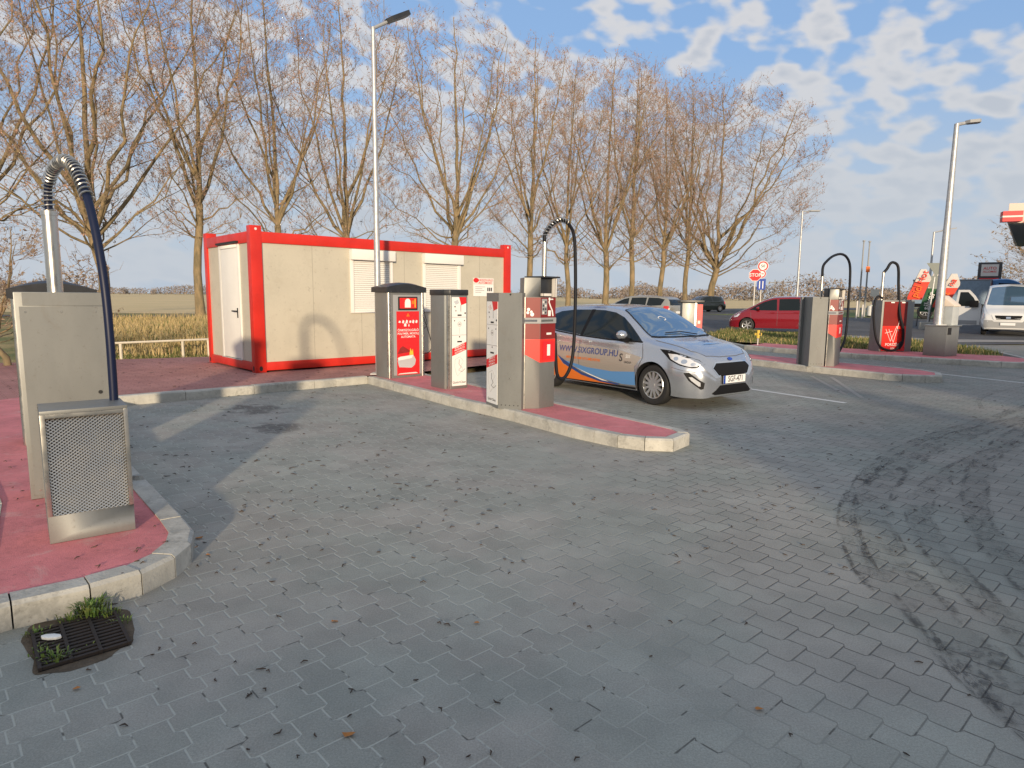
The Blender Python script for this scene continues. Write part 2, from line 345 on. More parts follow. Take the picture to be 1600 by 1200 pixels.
class MB:
    def __init__(s): s.v = []; s.f = []; s.mi = []; s.mn = []; s.uv = None
    def mat(s, m):
        if m not in s.mn: s.mn.append(m)
        return s.mn.index(m)
    def add(s, vs, fs, m):
        k = len(s.v); s.v += [tuple(map(float, a)) for a in vs]; i = s.mat(m)
        for f in fs: s.f.append(tuple(k+j for j in f)); s.mi.append(i)
        return s
    def prism(s, poly, z0, z1, m, top=None, cap=True):
        n = len(poly); ar = sum(poly[i][0]*poly[(i+1) % n][1]-poly[(i+1) % n][0]*poly[i][1] for i in range(n))
        if ar < 0: poly = poly[::-1]
        tp = poly if top is None else (top[::-1] if ar < 0 else top)
        vs = [(x, y, z0) for x, y in poly]+[(x, y, z1) for x, y in tp]
        fs = [(i, (i+1) % n, n+(i+1) % n, n+i) for i in range(n)]
        if cap: fs += [tuple(range(n))[::-1], tuple(range(n, 2*n))]
        return s.add(vs, fs, m)
    def box(s, x0, x1, y0, y1, z0, z1, m): return s.prism([(x0, y0), (x1, y0), (x1, y1), (x0, y1)], z0, z1, m)
    def fbox(s, F, x0, x1, z0, z1, d0, d1, m):
        "box in a frame: right range, up range, outward range"
        P = [F.p(x, z, d) for d in (d0, d1) for (x, z) in ((x0, z0), (x1, z0), (x1, z1), (x0, z1))]
        return s.add(P, [(4, 5, 6, 7), (3, 2, 1, 0), (0, 1, 5, 4), (1, 2, 6, 5), (2, 3, 7, 6), (3, 0, 4, 7)], m)
    def fpoly(s, F, pts, d0, d1, m):
        n = len(pts); ar = sum(pts[i][0]*pts[(i+1) % n][1]-pts[(i+1) % n][0]*pts[i][1] for i in range(n))
        if ar < 0: pts = pts[::-1]
        vs = [F.p(x, z, d0) for x, z in pts]+[F.p(x, z, d1) for x, z in pts]
        fs = [tuple(range(n))[::-1], tuple(range(n, 2*n))]+[(i, (i+1) % n, n+(i+1) % n, n+i) for i in range(n)]
        return s.add(vs, fs, m)
    def text(s, F, t, cx, cz, size, d, m, sx=1.0, rot=0.0):
        vs, fs = text_mesh(t, size); c, n = math.cos(rot), math.sin(rot)
        return s.add([F.p(cx+(x*c*sx-y*n), cz+(x*n*sx+y*c), d) for x, y in vs], fs, m)
    def disc(s, F, cx, cz, r, d0, d1, m, n=24, r2=None):
        return s.fpoly(F, [(cx+r*math.cos(a*2*math.pi/n), cz+(r2 or r)*math.sin(a*2*math.pi/n)) for a in range(n)], d0, d1, m)
    def tube(s, path, rad, m, n=8, closed=False, cap=True):
        P = [np.array(p, float) for p in path]; k = len(P)
        rr = rad if hasattr(rad, '__len__') else [rad]*k
        T = []
        for i in range(k):
            a = P[max(0, i-1)]; c = P[min(k-1, i+1)]; t = c-a; T.append(t/(np.linalg.norm(t)+1e-9))
        ref = np.array((0, 0, 1.0)) if abs(T[0][2]) < 0.9 else np.array((1.0, 0, 0))
        nrm = ref-T[0]*ref.dot(T[0]); nrm /= np.linalg.norm(nrm)
        vs = []
        for i in range(k):
            nrm = nrm-T[i]*nrm.dot(T[i]); nrm /= np.linalg.norm(nrm)+1e-9; bi = np.cross(T[i], nrm)
            for j in range(n):
                a = 2*math.pi*j/n; vs.append(P[i]+(nrm*math.cos(a)+bi*math.sin(a))*rr[i])
        fs = [(i*n+j, i*n+(j+1) % n, (i+1)*n+(j+1) % n, (i+1)*n+j) for i in range(k-1) for j in range(n)]
        if cap: fs += [tuple(range(n))[::-1], tuple(range((k-1)*n, k*n))]
        return s.add(vs, fs, m)
    def cyl(s, x, y, z0, z1, r0, r1, m, n=16): return s.tube([(x, y, z0), (x, y, z1)], [r0, r1], m, n)
    def build(s, name, parent=None, smooth=False, bevel=0.0, ang=40, local=False):
        off = np.zeros(3)
        if parent is not None and not local:
            p = parent
            while p is not None: off += np.array(p.location); p = p.parent
        me = bpy.data.meshes.new(name)
        va = np.array(s.v)-off
        me.from_pydata(va.tolist(), [], s.f)
        for m in s.mn: me.materials.append(MAT[m])
        me.polygons.foreach_set('material_index', s.mi)
        if s.uv is not None:
            uvl = me.uv_layers.new(name='UVMap'); li = np.zeros(len(me.loops), int); me.loops.foreach_get('vertex_index', li)
            uvl.data.foreach_set('uv', np.array(s.uv)[li].ravel())
        if bevel:
            bm = bmesh.new(); bm.from_mesh(me); bmesh.ops.remove_doubles(bm, verts=bm.verts, dist=1e-5)
            ed = [e for e in bm.edges if len(e.link_faces) == 2 and e.calc_face_angle(0) > R(25)]
            bmesh.ops.bevel(bm, geom=ed, offset=bevel, segments=2, affect='EDGES', profile=0.6, clamp_overlap=True)
            bm.to_mesh(me); bm.free(); smooth = True
        if smooth:
            me.polygons.foreach_set('use_smooth', [True]*len(me.polygons)); me.set_sharp_from_angle(angle=R(ang))
        me.update()
        o = bpy.data.objects.new(name, me); COL.objects.link(o)
        if parent is not None: o.parent = parent
        return o

def tag(o, label=None, cat=None, group=None, kind=None):
    if label: o['label'] = label
    if cat: o['category'] = cat
    if group: o['group'] = group
    if kind: o['kind'] = kind
    return o
def thing(name, label, cat, loc, group=None, rz=0.0):
    o = bpy.data.objects.new(name, None); COL.objects.link(o); o.empty_display_size = 0.2
    o.location = loc; o.rotation_euler = (0, 0, rz)
    return tag(o, label, cat, group)
def struct(o): o['kind'] = 'structure'; return o
def lerp(a, b_, t): return tuple(a[i]+(b_[i]-a[i])*t for i in range(len(a)))
def catmull(pts, n=10):
    P = [np.array(p, float) for p in pts]; P = [2*P[0]-P[1]]+P+[2*P[-1]-P[-2]]; out = []
    for i in range(1, len(P)-2):
        for k in range(n):
            t = k/n; a, b_, c, d = P[i-1], P[i], P[i+1], P[i+2]
            out.append(0.5*((2*b_)+(-a+c)*t+(2*a-5*b_+4*c-d)*t*t+(-a+3*b_-3*c+d)*t**3))
    out.append(P[-2]); return out
def vp(px, py, P, ang):
    "3-D point where the surveyed line of sight meets the vertical plane through P with horizontal direction ang"
    d = _f+_r*(px-800)/FPX-_u*(py-600)/FPX
    n = np.array((math.sin(ang), -math.cos(ang), 0.0)); P3 = np.array((P[0], P[1], 0.0)); c = np.array((0, 0, CAMH))
    t = n.dot(P3-c)/n.dot(d); return c+d*t
def fxz(F, px, py):
    q = vp(px, py, F.o, math.atan2(F.r[1], F.r[0]))-F.o
    return float(q.dot(F.r)), float(q.dot(F.u))
def zat(px, py, x, y):
    ang = math.atan2(y, x)+math.pi/2
    return float(vp(px, py, (x, y), ang)[2])

# ------------------------------------------------------------------ setting
def terr(x, y):
    s = lambda a, b_, t: (lambda k: k*k*(3-2*k))(min(1, max(0, (t-a)/(b_-a))))
    return .26*s(30.5, 38, y)*s(-8, 2, x)
def sheet(name, poly, z, m, kind='structure'):
    bm = bmesh.new(); bm.faces.new([bm.verts.new((x, y, 0)) for x, y in poly])
    for ax, vals in ((1, (30.5, 31.5, 32.5, 33.5, 34.5, 35.5, 36.5, 38)), (0, (-8, -6, -4, -2, 0, 2))):
        for vv in vals:
            co = [0, 0, 0]; co[ax] = vv; no = [0, 0, 0]; no[ax] = 1; bmesh.ops.bisect_plane(bm, geom=bm.verts[:]+bm.edges[:]+bm.faces[:], plane_co=co, plane_no=no, dist=1e-6)
    bm.normal_update(); bmesh.ops.recalc_face_normals(bm, faces=bm.faces)
    if bm.faces[:][0].normal.z < 0: bmesh.ops.reverse_faces(bm, faces=bm.faces[:])
    bm.verts.index_update(); mb = MB(); mb.add([(v.co.x, v.co.y, z+terr(v.co.x, v.co.y)) for v in bm.verts], [tuple(v.index for v in f.verts) for f in bm.faces], m); bm.free()
    o = mb.build(name); me = o.data
    if me.polygons[0].normal.z < 0: me.flip_normals()
    o['kind'] = kind; return o
Rr = 2500
sheet('ground', [(Rr*math.cos(a*math.pi/24), Rr*math.sin(a*math.pi/24)) for a in range(48)], -0.03, 'meadow')
# golden field beyond the lane on the left and behind the trees
sheet('field', [(-900, 62), (-60, 50), (-21, 50), (10, 66), (40, 92), (90, 130), (400, 230), (900, 900), (-900, 900)], -0.02, 'field')
sheet('lane', [(-90, 38.5), (-26, 40.8), (-17, 44.5), (5, 56), (30, 78), (60, 100), (60, 104), (28, 82), (3, 60.0), (-19, 47.6), (-27, 43.9), (-90, 41)], -0.012, 'asphalt')
# forecourt block paving
pav = [(-14, -12), (-14, 1.0), (-5.45, 8.62), (-2.49, 11.24), (-0.2, 13.6), (3.0, 18.0), (5.6, 22.0), (7.28, 25.5), (8.0, 27.5), (9.7, 27.4), (13.8, 22.3), (17.0, 22.5), (20, 23), (26, 23.5), (30, 20), (30, -12)]
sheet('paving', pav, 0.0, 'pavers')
road = [(2.0, 27.5), (8.6, 27.8), (9.6, 29.8), (13.9, 22.2), (18.0, 23.2), (40, 25.0), (90, 24), (90, 46), (30, 44), (22, 46), (19.5, 52), (26, 66), (50, 88), (70, 98), (66, 104), (30, 80), (14, 64), (2, 52), (-4.0, 36)]
sheet('road', road, -0.006, 'asphalt')
sheet('pavement', [(8.9, 27.9), (9.8, 30.2), (12.5, 28.8), (17, 25.6), (22, 25.2), (40, 26.0), (40, 25.2), (18.0, 24.2), (14.2, 23.4)], 0.004, 'pale_pavement')
# parking-bay lines and faint pale sand-coloured streaks
def strip(name, pts, wd, z, m):
    mb = MB(); n = len(pts); L_, R_ = [], []
    for i in range(n):
        a = np.array(pts[max(0, i-1)]); c = np.array(pts[min(n-1, i+1)]); t = (c-a)/np.linalg.norm(c-a); nn = np.array((-t[1], t[0]))
        L_.append(np.array(pts[i])+nn*wd/2); R_.append(np.array(pts[i])-nn*wd/2)
    vs = [(p[0], p[1], z) for p in L_]+[(p[0], p[1], z) for p in R_]
    mb.add(vs, [(i, n+i, n+i+1, i+1) for i in range(n-1)], m)
    acc = [0.0]
    for i in range(1, n): acc.append(acc[-1]+float(np.linalg.norm(np.array(pts[i])-np.array(pts[i-1]))))
    mb.uv = [(a, 1.0) for a in acc]+[(a, 0.0) for a in acc]
    o = mb.build(name)
    if o.data.polygons[0].normal.z < 0: o.data.flip_normals()
    return struct(o)
strip('bay_line', [g(1145, 604), g(1321, 630)], 0.11, 0.004, 'road_line')
strip('bay_line', [g(1470, 584.5), g(1640, 603)], 0.085, 0.004, 'road_line')
for a_, b_ in (((1268, 588), (1322, 617)), ((1298, 589), (1347, 622))): strip('pale_streak', [g(*a_), g(*b_)], 0.07, 0.004, 'pale_pavement')
# tyre prints
def mark(pts, wd, z=0.006): strip('tyre_marks', [tuple(p) for p in catmull([g(*p) for p in pts], 14)], wd, z, 'tyre_print')
mark([(1660, 618), (1560, 650), (1440, 688), (1372, 726), (1340, 765), (1325, 800), (1330, 840), (1352, 890), (1382, 925)], 0.16)
mark([(1620, 650), (1520, 676), (1430, 712), (1382, 752), (1362, 800), (1375, 850), (1410, 905), (1470, 975), (1540, 1040), (1640, 1140)], 0.30, 0.008)
mark([(1440, 985), (1490, 1045), (1560, 1110), (1640, 1180)], 0.10)
mark([(1600, 690), (1520, 720), (1455, 760), (1436, 800), (1455, 850), (1500, 905), (1580, 980), (1660, 1060)], 0.20, 0.010)
mark([(1640, 650), (1570, 690), (1530, 740), (1525, 790), (1545, 840), (1590, 895), (1660, 960)], 0.22, 0.012)
mark([(1535, 640), (1530, 625), (1560, 612), (1620, 602)], 0.08, 0.010)

# kerbs: individual stones along a polyline
def offset_poly(pts, d, closed):
    out = []; n = len(pts)
    for i in range(n):
        if closed: a, b_, c = pts[i-1], pts[i], pts[(i+1) % n]
        else: a, b_, c = pts[max(0, i-1)], pts[i], pts[min(n-1, i+1)]
        def nr(p, q_):
            t = np.array(q_)-np.array(p); L = np.linalg.norm(t)
            return np.zeros(2) if L < 1e-9 else np.array((-t[1], t[0]))/L
        n1, n2 = nr(a, b_), nr(b_, c)
        if not n1.any(): n1 = n2
        if not n2.any(): n2 = n1
        m = n1+n2; m /= np.linalg.norm(m); k = d/max(0.5, m.dot(n1)); out.append(tuple(np.array(b_)+m*k))
    return out
def kerb(name, pts, wd, h, closed=False, stone=1.0):
    inner = offset_poly(pts, wd, closed); mb = MB(); n = len(pts)
    cham = offset_poly(pts, 0.018, closed)
    for i in range(n if closed else n-1):
        a, b_ = np.array(pts[i]), np.array(pts[(i+1) % n]); c, d = np.array(inner[i]), np.array(inner[(i+1) % n])
        ca, cb = np.array(cham[i]), np.array(cham[(i+1) % n])
        L = np.linalg.norm(b_-a); k = max(1, round(L/stone)); gp = 0.0035/max(L, .01)
        for j in range(k):
            t0, t1 = j/k+gp, (j+1)/k-gp; dz = random.uniform(-0.004, 0.004)
            o0, o1 = a+(b_-a)*t0, a+(b_-a)*t1; i0, i1 = c+(d-c)*t0, c+(d-c)*t1; e0, e1 = ca+(cb-ca)*t0, ca+(cb-ca)*t1
            vs = [(*o0, -0.03), (*o1, -0.03), (*o1, h-0.018+dz), (*o0, h-0.018+dz), (*e0, h+dz), (*e1, h+dz), (*i0, h+dz), (*i1, h+dz), (*i0, -0.03), (*i1, -0.03)]
            mb.add(vs, [(0, 1, 2, 3), (3, 2, 5, 4), (4, 5, 7, 6), (6, 7, 9, 8), (8, 9, 1, 0), (0, 3, 4, 6, 8), (1, 9, 7, 5, 2)], 'kerb_concrete')
    o = mb.build(name, bevel=0); bm = bmesh.new(); bm.from_mesh(o.data); bmesh.ops.recalc_face_normals(bm, faces=bm.faces); bm.to_mesh(o.data); bm.free()
    struct(o); return inner
KH = 0.13
# left island: outer outline counter-clockwise as seen from above (interior to the left)
LI = [(-5.36, 8.68), (-7.40, 10.20)]
li = [(-2.62, 2.42), (-2.24, 2.80), (-2.00, 2.98), (-1.85, 3.15), (-1.79, 3.36), (-1.80, 3.56), (-1.88, 3.76), (-2.05, 3.98), (-3.31, 5.50), (-5.36, 8.62)]
inn = kerb('kerb', li, 0.13, KH, stone=0.95)
lw = [(-6.9, 7.9), (-4.66, 5.5), (-3.42, 4.12), (-2.64, 3.02), (-2.62, 2.42)]
inn2 = kerb('kerb', lw, 0.10, KH, stone=0.95)
sheet('island_paving', inn[:-1]+[(-5.47, 8.6), (-6.4, 8.9), (-6.8, 8.0)]+inn2[1:-1]+[(-2.55, 2.9)], KH-0.008, 'red_resin')
# back kerb and red block paving under the container
bk = [(-5.36, 8.62), (-2.47, 11.20)]
innb = kerb('kerb', bk, 0.13, KH, stone=0.95)
sheet('red_paving', [(-12, 4.5), (-6.55, 8.5), (-5.46, 8.72), (-2.56, 11.30), (-1.7, 12.0), (0.6, 14.6), (2.6, 17.6), (-3, 20.5), (-6.5, 14.7), (-8.4, 13.75), (-12, 11.9)], KH-0.012, 'red_pavers')
# middle island
mi = [(-2.47, 11.20), (-0.88, 8.99), (0.02, 7.88), (0.65, 6.98), (0.86, 6.75), (1.07, 6.53), (1.32, 6.40), (1.60, 6.37), (1.84, 6.68), (1.80, 6.90), (1.55, 7.28), (0.56, 8.67), (-0.31, 9.91), (-1.15, 11.15), (-1.85, 12.1)]
inm = kerb('kerb', mi, 0.11, KH, stone=0.75)
sheet('island_paving', inm, KH-0.006, 'red_resin')
# first and second island on the right
r1 = [(3.9, 17.6), (5.35, 15.15), (6.13, 13.66), (7.0, 12.36), (7.25, 12.16), (7.6, 12.04), (7.95, 12.1), (8.22, 12.55), (8.21, 13.1), (6.42, 15.87), (5.0, 18.1)]
inr = kerb('kerb', r1, 0.11, KH, stone=0.8)
sheet('island_paving', inr, KH-0.006, 'red_resin')
r2 = [(6.9, 19.6), (7.35, 18.6), (8.72, 16.9), (9.9, 15.9), (11.1, 14.9), (11.5, 14.75), (12.0, 15.1), (12.5, 15.9), (13.2, 17.6), (13.6, 19.2), (13.75, 22.1)]
inr2 = kerb('kerb', r2, 0.12, KH, stone=0.8)
sheet('island_paving', [inr2[0]]+inr2[1:8]+[(12.4, 16.6), (10.6, 17.9), (9.2, 19.0), (7.9, 20.6)], KH-0.006, 'red_resin')
gb = [(12.4, 16.6), (13.05, 17.7), (13.5, 19.2), (13.6, 22.0), (9.5, 29.4), (8.7, 27.6), (7.4, 25.4), (7.0, 21.5), (7.9, 20.6), (9.2, 19.0), (10.6, 17.9)]
sheet('grass_bed', gb, KH-0.015, 'meadow')
kerb('kerb', [(13.75, 22.1), (9.6, 29.8), (8.6, 27.9), (7.25, 25.5), (6.9, 21.5), (6.9, 19.6)], 0.12, KH-0.02, stone=1.0)
kerb('kerb', [(11.2, 41), (13.5, 36.5), (17.5, 35.5), (24, 37.0), (40, 38)], 0.15, 0.12, stone=1.0)

# unseen wall behind the camera, added to cast shade on the forecourt
hb = MB()
hb.box(3.6, 7.0, -8.6, -8, 0, 2.65, 'blocker_wall'); hb.box(7.0, 7.55, -8.6, -8, 0, 3.5, 'blocker_wall'); hb.box(8.9, 34, -8.6, -8, 0, 4.3, 'blocker_wall')  # heights and gap shaped to place the shaded and sunlit areas
hb.box(-14, 3.6, -8.5, -8.1, 0, 1.80, 'blocker_wall')
blocker = hb.build('shade_blocker'); tag(blocker, 'pale boundary wall with a gap, standing behind the forecourt', 'wall')

# ------------------------------------------------------------------ container office
CY = 0.738
u1 = np.array((math.cos(CY), math.sin(CY), 0)); v1 = np.array((-math.sin(CY), math.cos(CY), 0))
C0 = np.array((-4.53, 11.57, 0.12)); CL, CW, CH = 6.055, 2.435, 2.566
FLg = Fr(C0, CY); FSh = Fr(C0+v1*CW, rv=-v1)
ct = thing('container_office', 'red framed site container with beige walls, white door and two shuttered windows', 'container', tuple(C0))
pw, ph_top, ph_bot, PROJ = 0.20, 0.19, 0.15, 0.10
fb = MB()
def cbox(mb, a0, a1, b0, b1, z0, z1, m):   # a along length, b along width
    P = [tuple((C0+u1*a+v1*b_)[:2]) for a, b_ in ((a0, b0), (a1, b0), (a1, b1), (a0, b1))]
    mb.prism(P, C0[2]+z0, C0[2]+z1, m)
e = 0.003
for a in (0, CL-pw):
    for b_ in (0, CW-0.16):
        cbox(fb, a, a+pw, b_, b_+0.16, 0.0, CH, 'container_red')
for b_ in (0, CW-0.14):
    cbox(fb, pw, CL-pw, b_+e, b_+0.14-e, CH-PROJ-ph_top, CH-PROJ, 'container_red'); cbox(fb, pw, CL-pw, b_+e, b_+0.14-e, 0.03, 0.03+ph_bot, 'container_red')
for a in (0, CL-0.16):
    cbox(fb, a+e, a+0.16-e, 0.16, CW-0.16, CH-PROJ-ph_top, CH-PROJ, 'container_red'); cbox(fb, a+e, a+0.16-e, 0.16, CW-0.16, 0.03, 0.03+ph_bot, 'container_red')
fb.build('frame', ct, bevel=0.006)
for a in (0.1, CL-0.1):
    MB().disc(FLg, a, CH-0.06, 0.022, 0.001, 0.004, 'offwhite', 14).build('corner_fitting', ct); MB().disc(FLg, a, 0.07, 0.03, 0.001, 0.004, 'dark', 14, 0.045).build('corner_fitting', ct)
for a in (0.08, CW-0.08): MB().disc(FSh, a, 0.07, 0.028, 0.001, 0.004, 'dark', 14, 0.045).build('corner_fitting', ct)
rb = MB(); cbox(rb, 0.1, CL-0.1, 0.1, CW-0.1, CH-PROJ-0.06, CH-PROJ-0.02, 'galvanised'); rb.build('roof', ct)
wl = MB(); cbox(wl, pw-0.01, CL-pw+0.01, 0.035, 0.10, 0.17, CH-PROJ-ph_top+0.01, 'container_panel')
for a in np.arange(1, 6)*1.0+0.14:
    wl.fbox(FLg, a-0.004, a+0.004, 0.19, CH-PROJ-ph_top-0.01, -0.036, -0.0335, 'seam_grey')
wl.build('wall_panel', ct)
wl = MB(); cbox(wl, 0.035, 0.10, 0.14, CW-0.14, 0.17, CH-PROJ-ph_top+0.01, 'container_panel'); cbox(wl, CL-0.10, CL-0.035, 0.14, CW-0.14, 0.17, CH-PROJ-ph_top+0.01, 'container_panel')
cbox(wl, pw-0.01, CL-pw+0.01, CW-0.10, CW-0.035, 0.17, CH-PROJ-ph_top+0.01, 'container_panel')
wl.build('wall_panel', ct)
# door in the short wall
dx0, dz1 = fxz(FSh, 342, 390); dx1, _ = fxz(FSh, 369, 390); dz0 = 0.19; dz1 = max(dz1, 2.0)
dm = MB()
dm.fbox(FSh, dx0-0.06, dx0, dz0, dz1+0.06, -0.036, -0.005, 'door_white'); dm.fbox(FSh, dx1, dx1+0.06, dz0, dz1+0.06, -0.036, -0.005, 'door_white'); dm.fbox(FSh, dx0, dx1, dz1, dz1+0.06, -0.036, -0.005, 'door_white')
dm.fbox(FSh, dx0-0.06, dx1+0.06, dz0-0.012, dz0, -0.036, 0.012, 'galvanised')
dfr = dm.build('door_frame', ct, bevel=0.003)
dm = MB(); dm.fbox(FSh, dx0+0.006, dx1-0.006, dz0+0.01, dz1-0.006, -0.036, -0.012, 'door_white'); door = dm.build('door', ct, bevel=0.003)
dm = MB(); hx = dx1-0.09
dm.fbox(FSh, hx-0.02, hx+0.02, 0.95, 1.13, -0.012, -0.004, 'dark'); dm.fbox(FSh, hx-0.16, hx+0.012, 1.06, 1.085, 0.03, 0.045, 'dark'); dm.fbox(FSh, hx-0.01, hx+0.012, 1.06, 1.085, -0.004, 0.03, 'dark')
dm.build('handle', door)
dm = MB(); dm.fbox(FSh, dx0-0.04, dx1+0.10, dz1+0.075, dz1+0.11, -0.034, 0.05, 'dark'); dm.build('rain_strip', ct)
# shuttered windows
for (pa, pb, pt, pbm) in ((547, 613.5, 390, 489), (661, 720, 394, 487)):
    x0, z1 = fxz(FLg, pa, pt); x1, _ = fxz(FLg, pb, pt); z0 = fxz(FLg, pa, pbm)[1]
    z1 = CH-PROJ-ph_top-0.02
    wm = MB()
    for q_ in ((x0, x0+0.07, z0, z1), (x1-0.07, x1, z0, z1), (x0+0.07, x1-0.07, z0, z0+0.05)): wm.fbox(FLg, *q_, -0.036, 0.0, 'shutter_white')
    wf = wm.build('window', ct, bevel=0.003)
    wm = MB(); wm.fbox(FLg, x0-0.01, x1+0.01, z1-0.20, z1, -0.036, 0.10, 'shutter_white'); wm.build('shutter_box', wf, bevel=0.012)
    wm = MB(); zz0, zz1 = z0+0.05, z1-0.20; ns = 24; hh = (zz1-zz0)/ns
    wm.fbox(FLg, x0+0.07, x1-0.07, zz0, zz1, -0.036, -0.030, 'shutter_gap')
    for i in range(ns):
        P = [FLg.p(x, z, d) for x in (x0+0.07, x1-0.07) for (z, d) in ((zz0+i*hh+0.002, -0.030), (zz0+i*hh+0.006, -0.019), (zz0+(i+1)*hh-0.010, -0.019), (zz0+(i+1)*hh-0.003, -0.030))]
        wm.add(P, [(0, 4, 5, 1), (1, 5, 6, 2), (2, 6, 7, 3), (0, 1, 2, 3), (7, 6, 5, 4)], 'shutter_white')
    wm.build('shutter', wf)
# notice board on the long wall
x0, z1 = fxz(FLg, 741, 434); x1, z0 = fxz(FLg, 772, 463)
nb = MB(); nb.fbox(FLg, x0, x1, z0, z1, -0.034, -0.022, 'white')
W_ = x1-x0; H_ = z1-z0
nb.fbox(FLg, x0, x1, z1-0.36*H_, z1-0.0*H_, -0.022, -0.020, 'offwhite')
nb.disc(FLg, x0+0.12*W_, z1-0.13*H_, 0.13*W_, -0.022, -0.018, 'sign_red', 18, 0.09*W_)
nb.text(FLg, 'ÖNKISZOLGÁLÓ', x0+0.56*W_, z1-0.12*H_, 0.062, -0.0185, 'sign_red'); nb.text(FLg, 'AUTÓMOSÓ', x0+0.58*W_, z1-0.27*H_, 0.070, -0.0185, 'sign_red')
for i, wd_ in enumerate((0.5, 0.35, 0.45, 0.30)): nb.fbox(FLg, x0+0.08*W_, x0+(0.08+wd_)*W_, z1-(0.47+0.1*i)*H_-0.012, z1-(0.47+0.1*i)*H_, -0.022, -0.0195, 'print_grey')
for i in range(3): nb.fbox(FLg, x0+(0.68+0.09*i)*W_, x0+(0.74+0.09*i)*W_, z0+0.28*H_, z0+0.48*H_, -0.022, -0.0195, 'print_dark')
nb.build('notice_sign', ct)

# ------------------------------------------------------------------ lamp posts
def lamp_post(name, label, x, y, z0, h, r0, r1, arm, armang, tilt=0.15, head=True):
    t = thing(name, label, 'lamp post', (x, y, z0), 'lamp posts of the station')
    m = MB(); m.cyl(x, y, z0, z0+h, r0, r1, 'galvanised', 14); m.box(x-0.13, x+0.13, y-0.13, y+0.13, z0, z0+0.015, 'galvanised'); m.build('pole', t, smooth=True)
    dx, dy = math.cos(armang), math.sin(armang)
    m = MB(); m.tube([(x, y, z0+h-0.02), (x+dx*arm*0.45, y+dy*arm*0.45, z0+h+arm*0.45*math.tan(tilt))], r1*0.8, 'galvanised' if not head == 'dark' else 'grey_plastic', 8); m.build('arm', t, smooth=True)
    F = Fr((x+dx*arm*0.4, y+dy*arm*0.4, z0+h+arm*0.4*math.tan(tilt)), rv=(dx*math.cos(tilt), dy*math.cos(tilt), math.sin(tilt)), up=(-dx*math.sin(tilt), -dy*math.sin(tilt), math.cos(tilt)))
    m = MB(); L = arm*0.75; wv = 0.11
    pts = [(0, -0.04), (0.08, -wv), (L-0.04, -wv), (L, -wv+0.04), (L, wv-0.04), (L-0.04, wv), (0.08, wv), (0, 0.04)]
    vs = [tuple(F.o+F.r*a+F.n*b_+F.u*c) for c in (-0.025, 0.045) for a, b_ in pts]; n = len(pts)
    m.add(vs, [tuple(range(n)), tuple(range(n, 2*n))[::-1]]+[((i+1) % n, i, n+i, n+(i+1) % n) for i in range(n)], 'cap_black' if head == 'dark' else 'grey_plastic')
    m.build('lamp_head', t)
    return t
# middle post behind the vending cabinet
lp = (-2.36, 11.62)
zt = zat(585, 42, *lp)
lamp_post('lamp_post', 'tall slim galvanised lamp post rising behind the cabinet with the red poster', lp[0], lp[1], KH-0.006, zt-KH, 0.062, 0.034, 0.62, R(35), 0.5, 'dark')

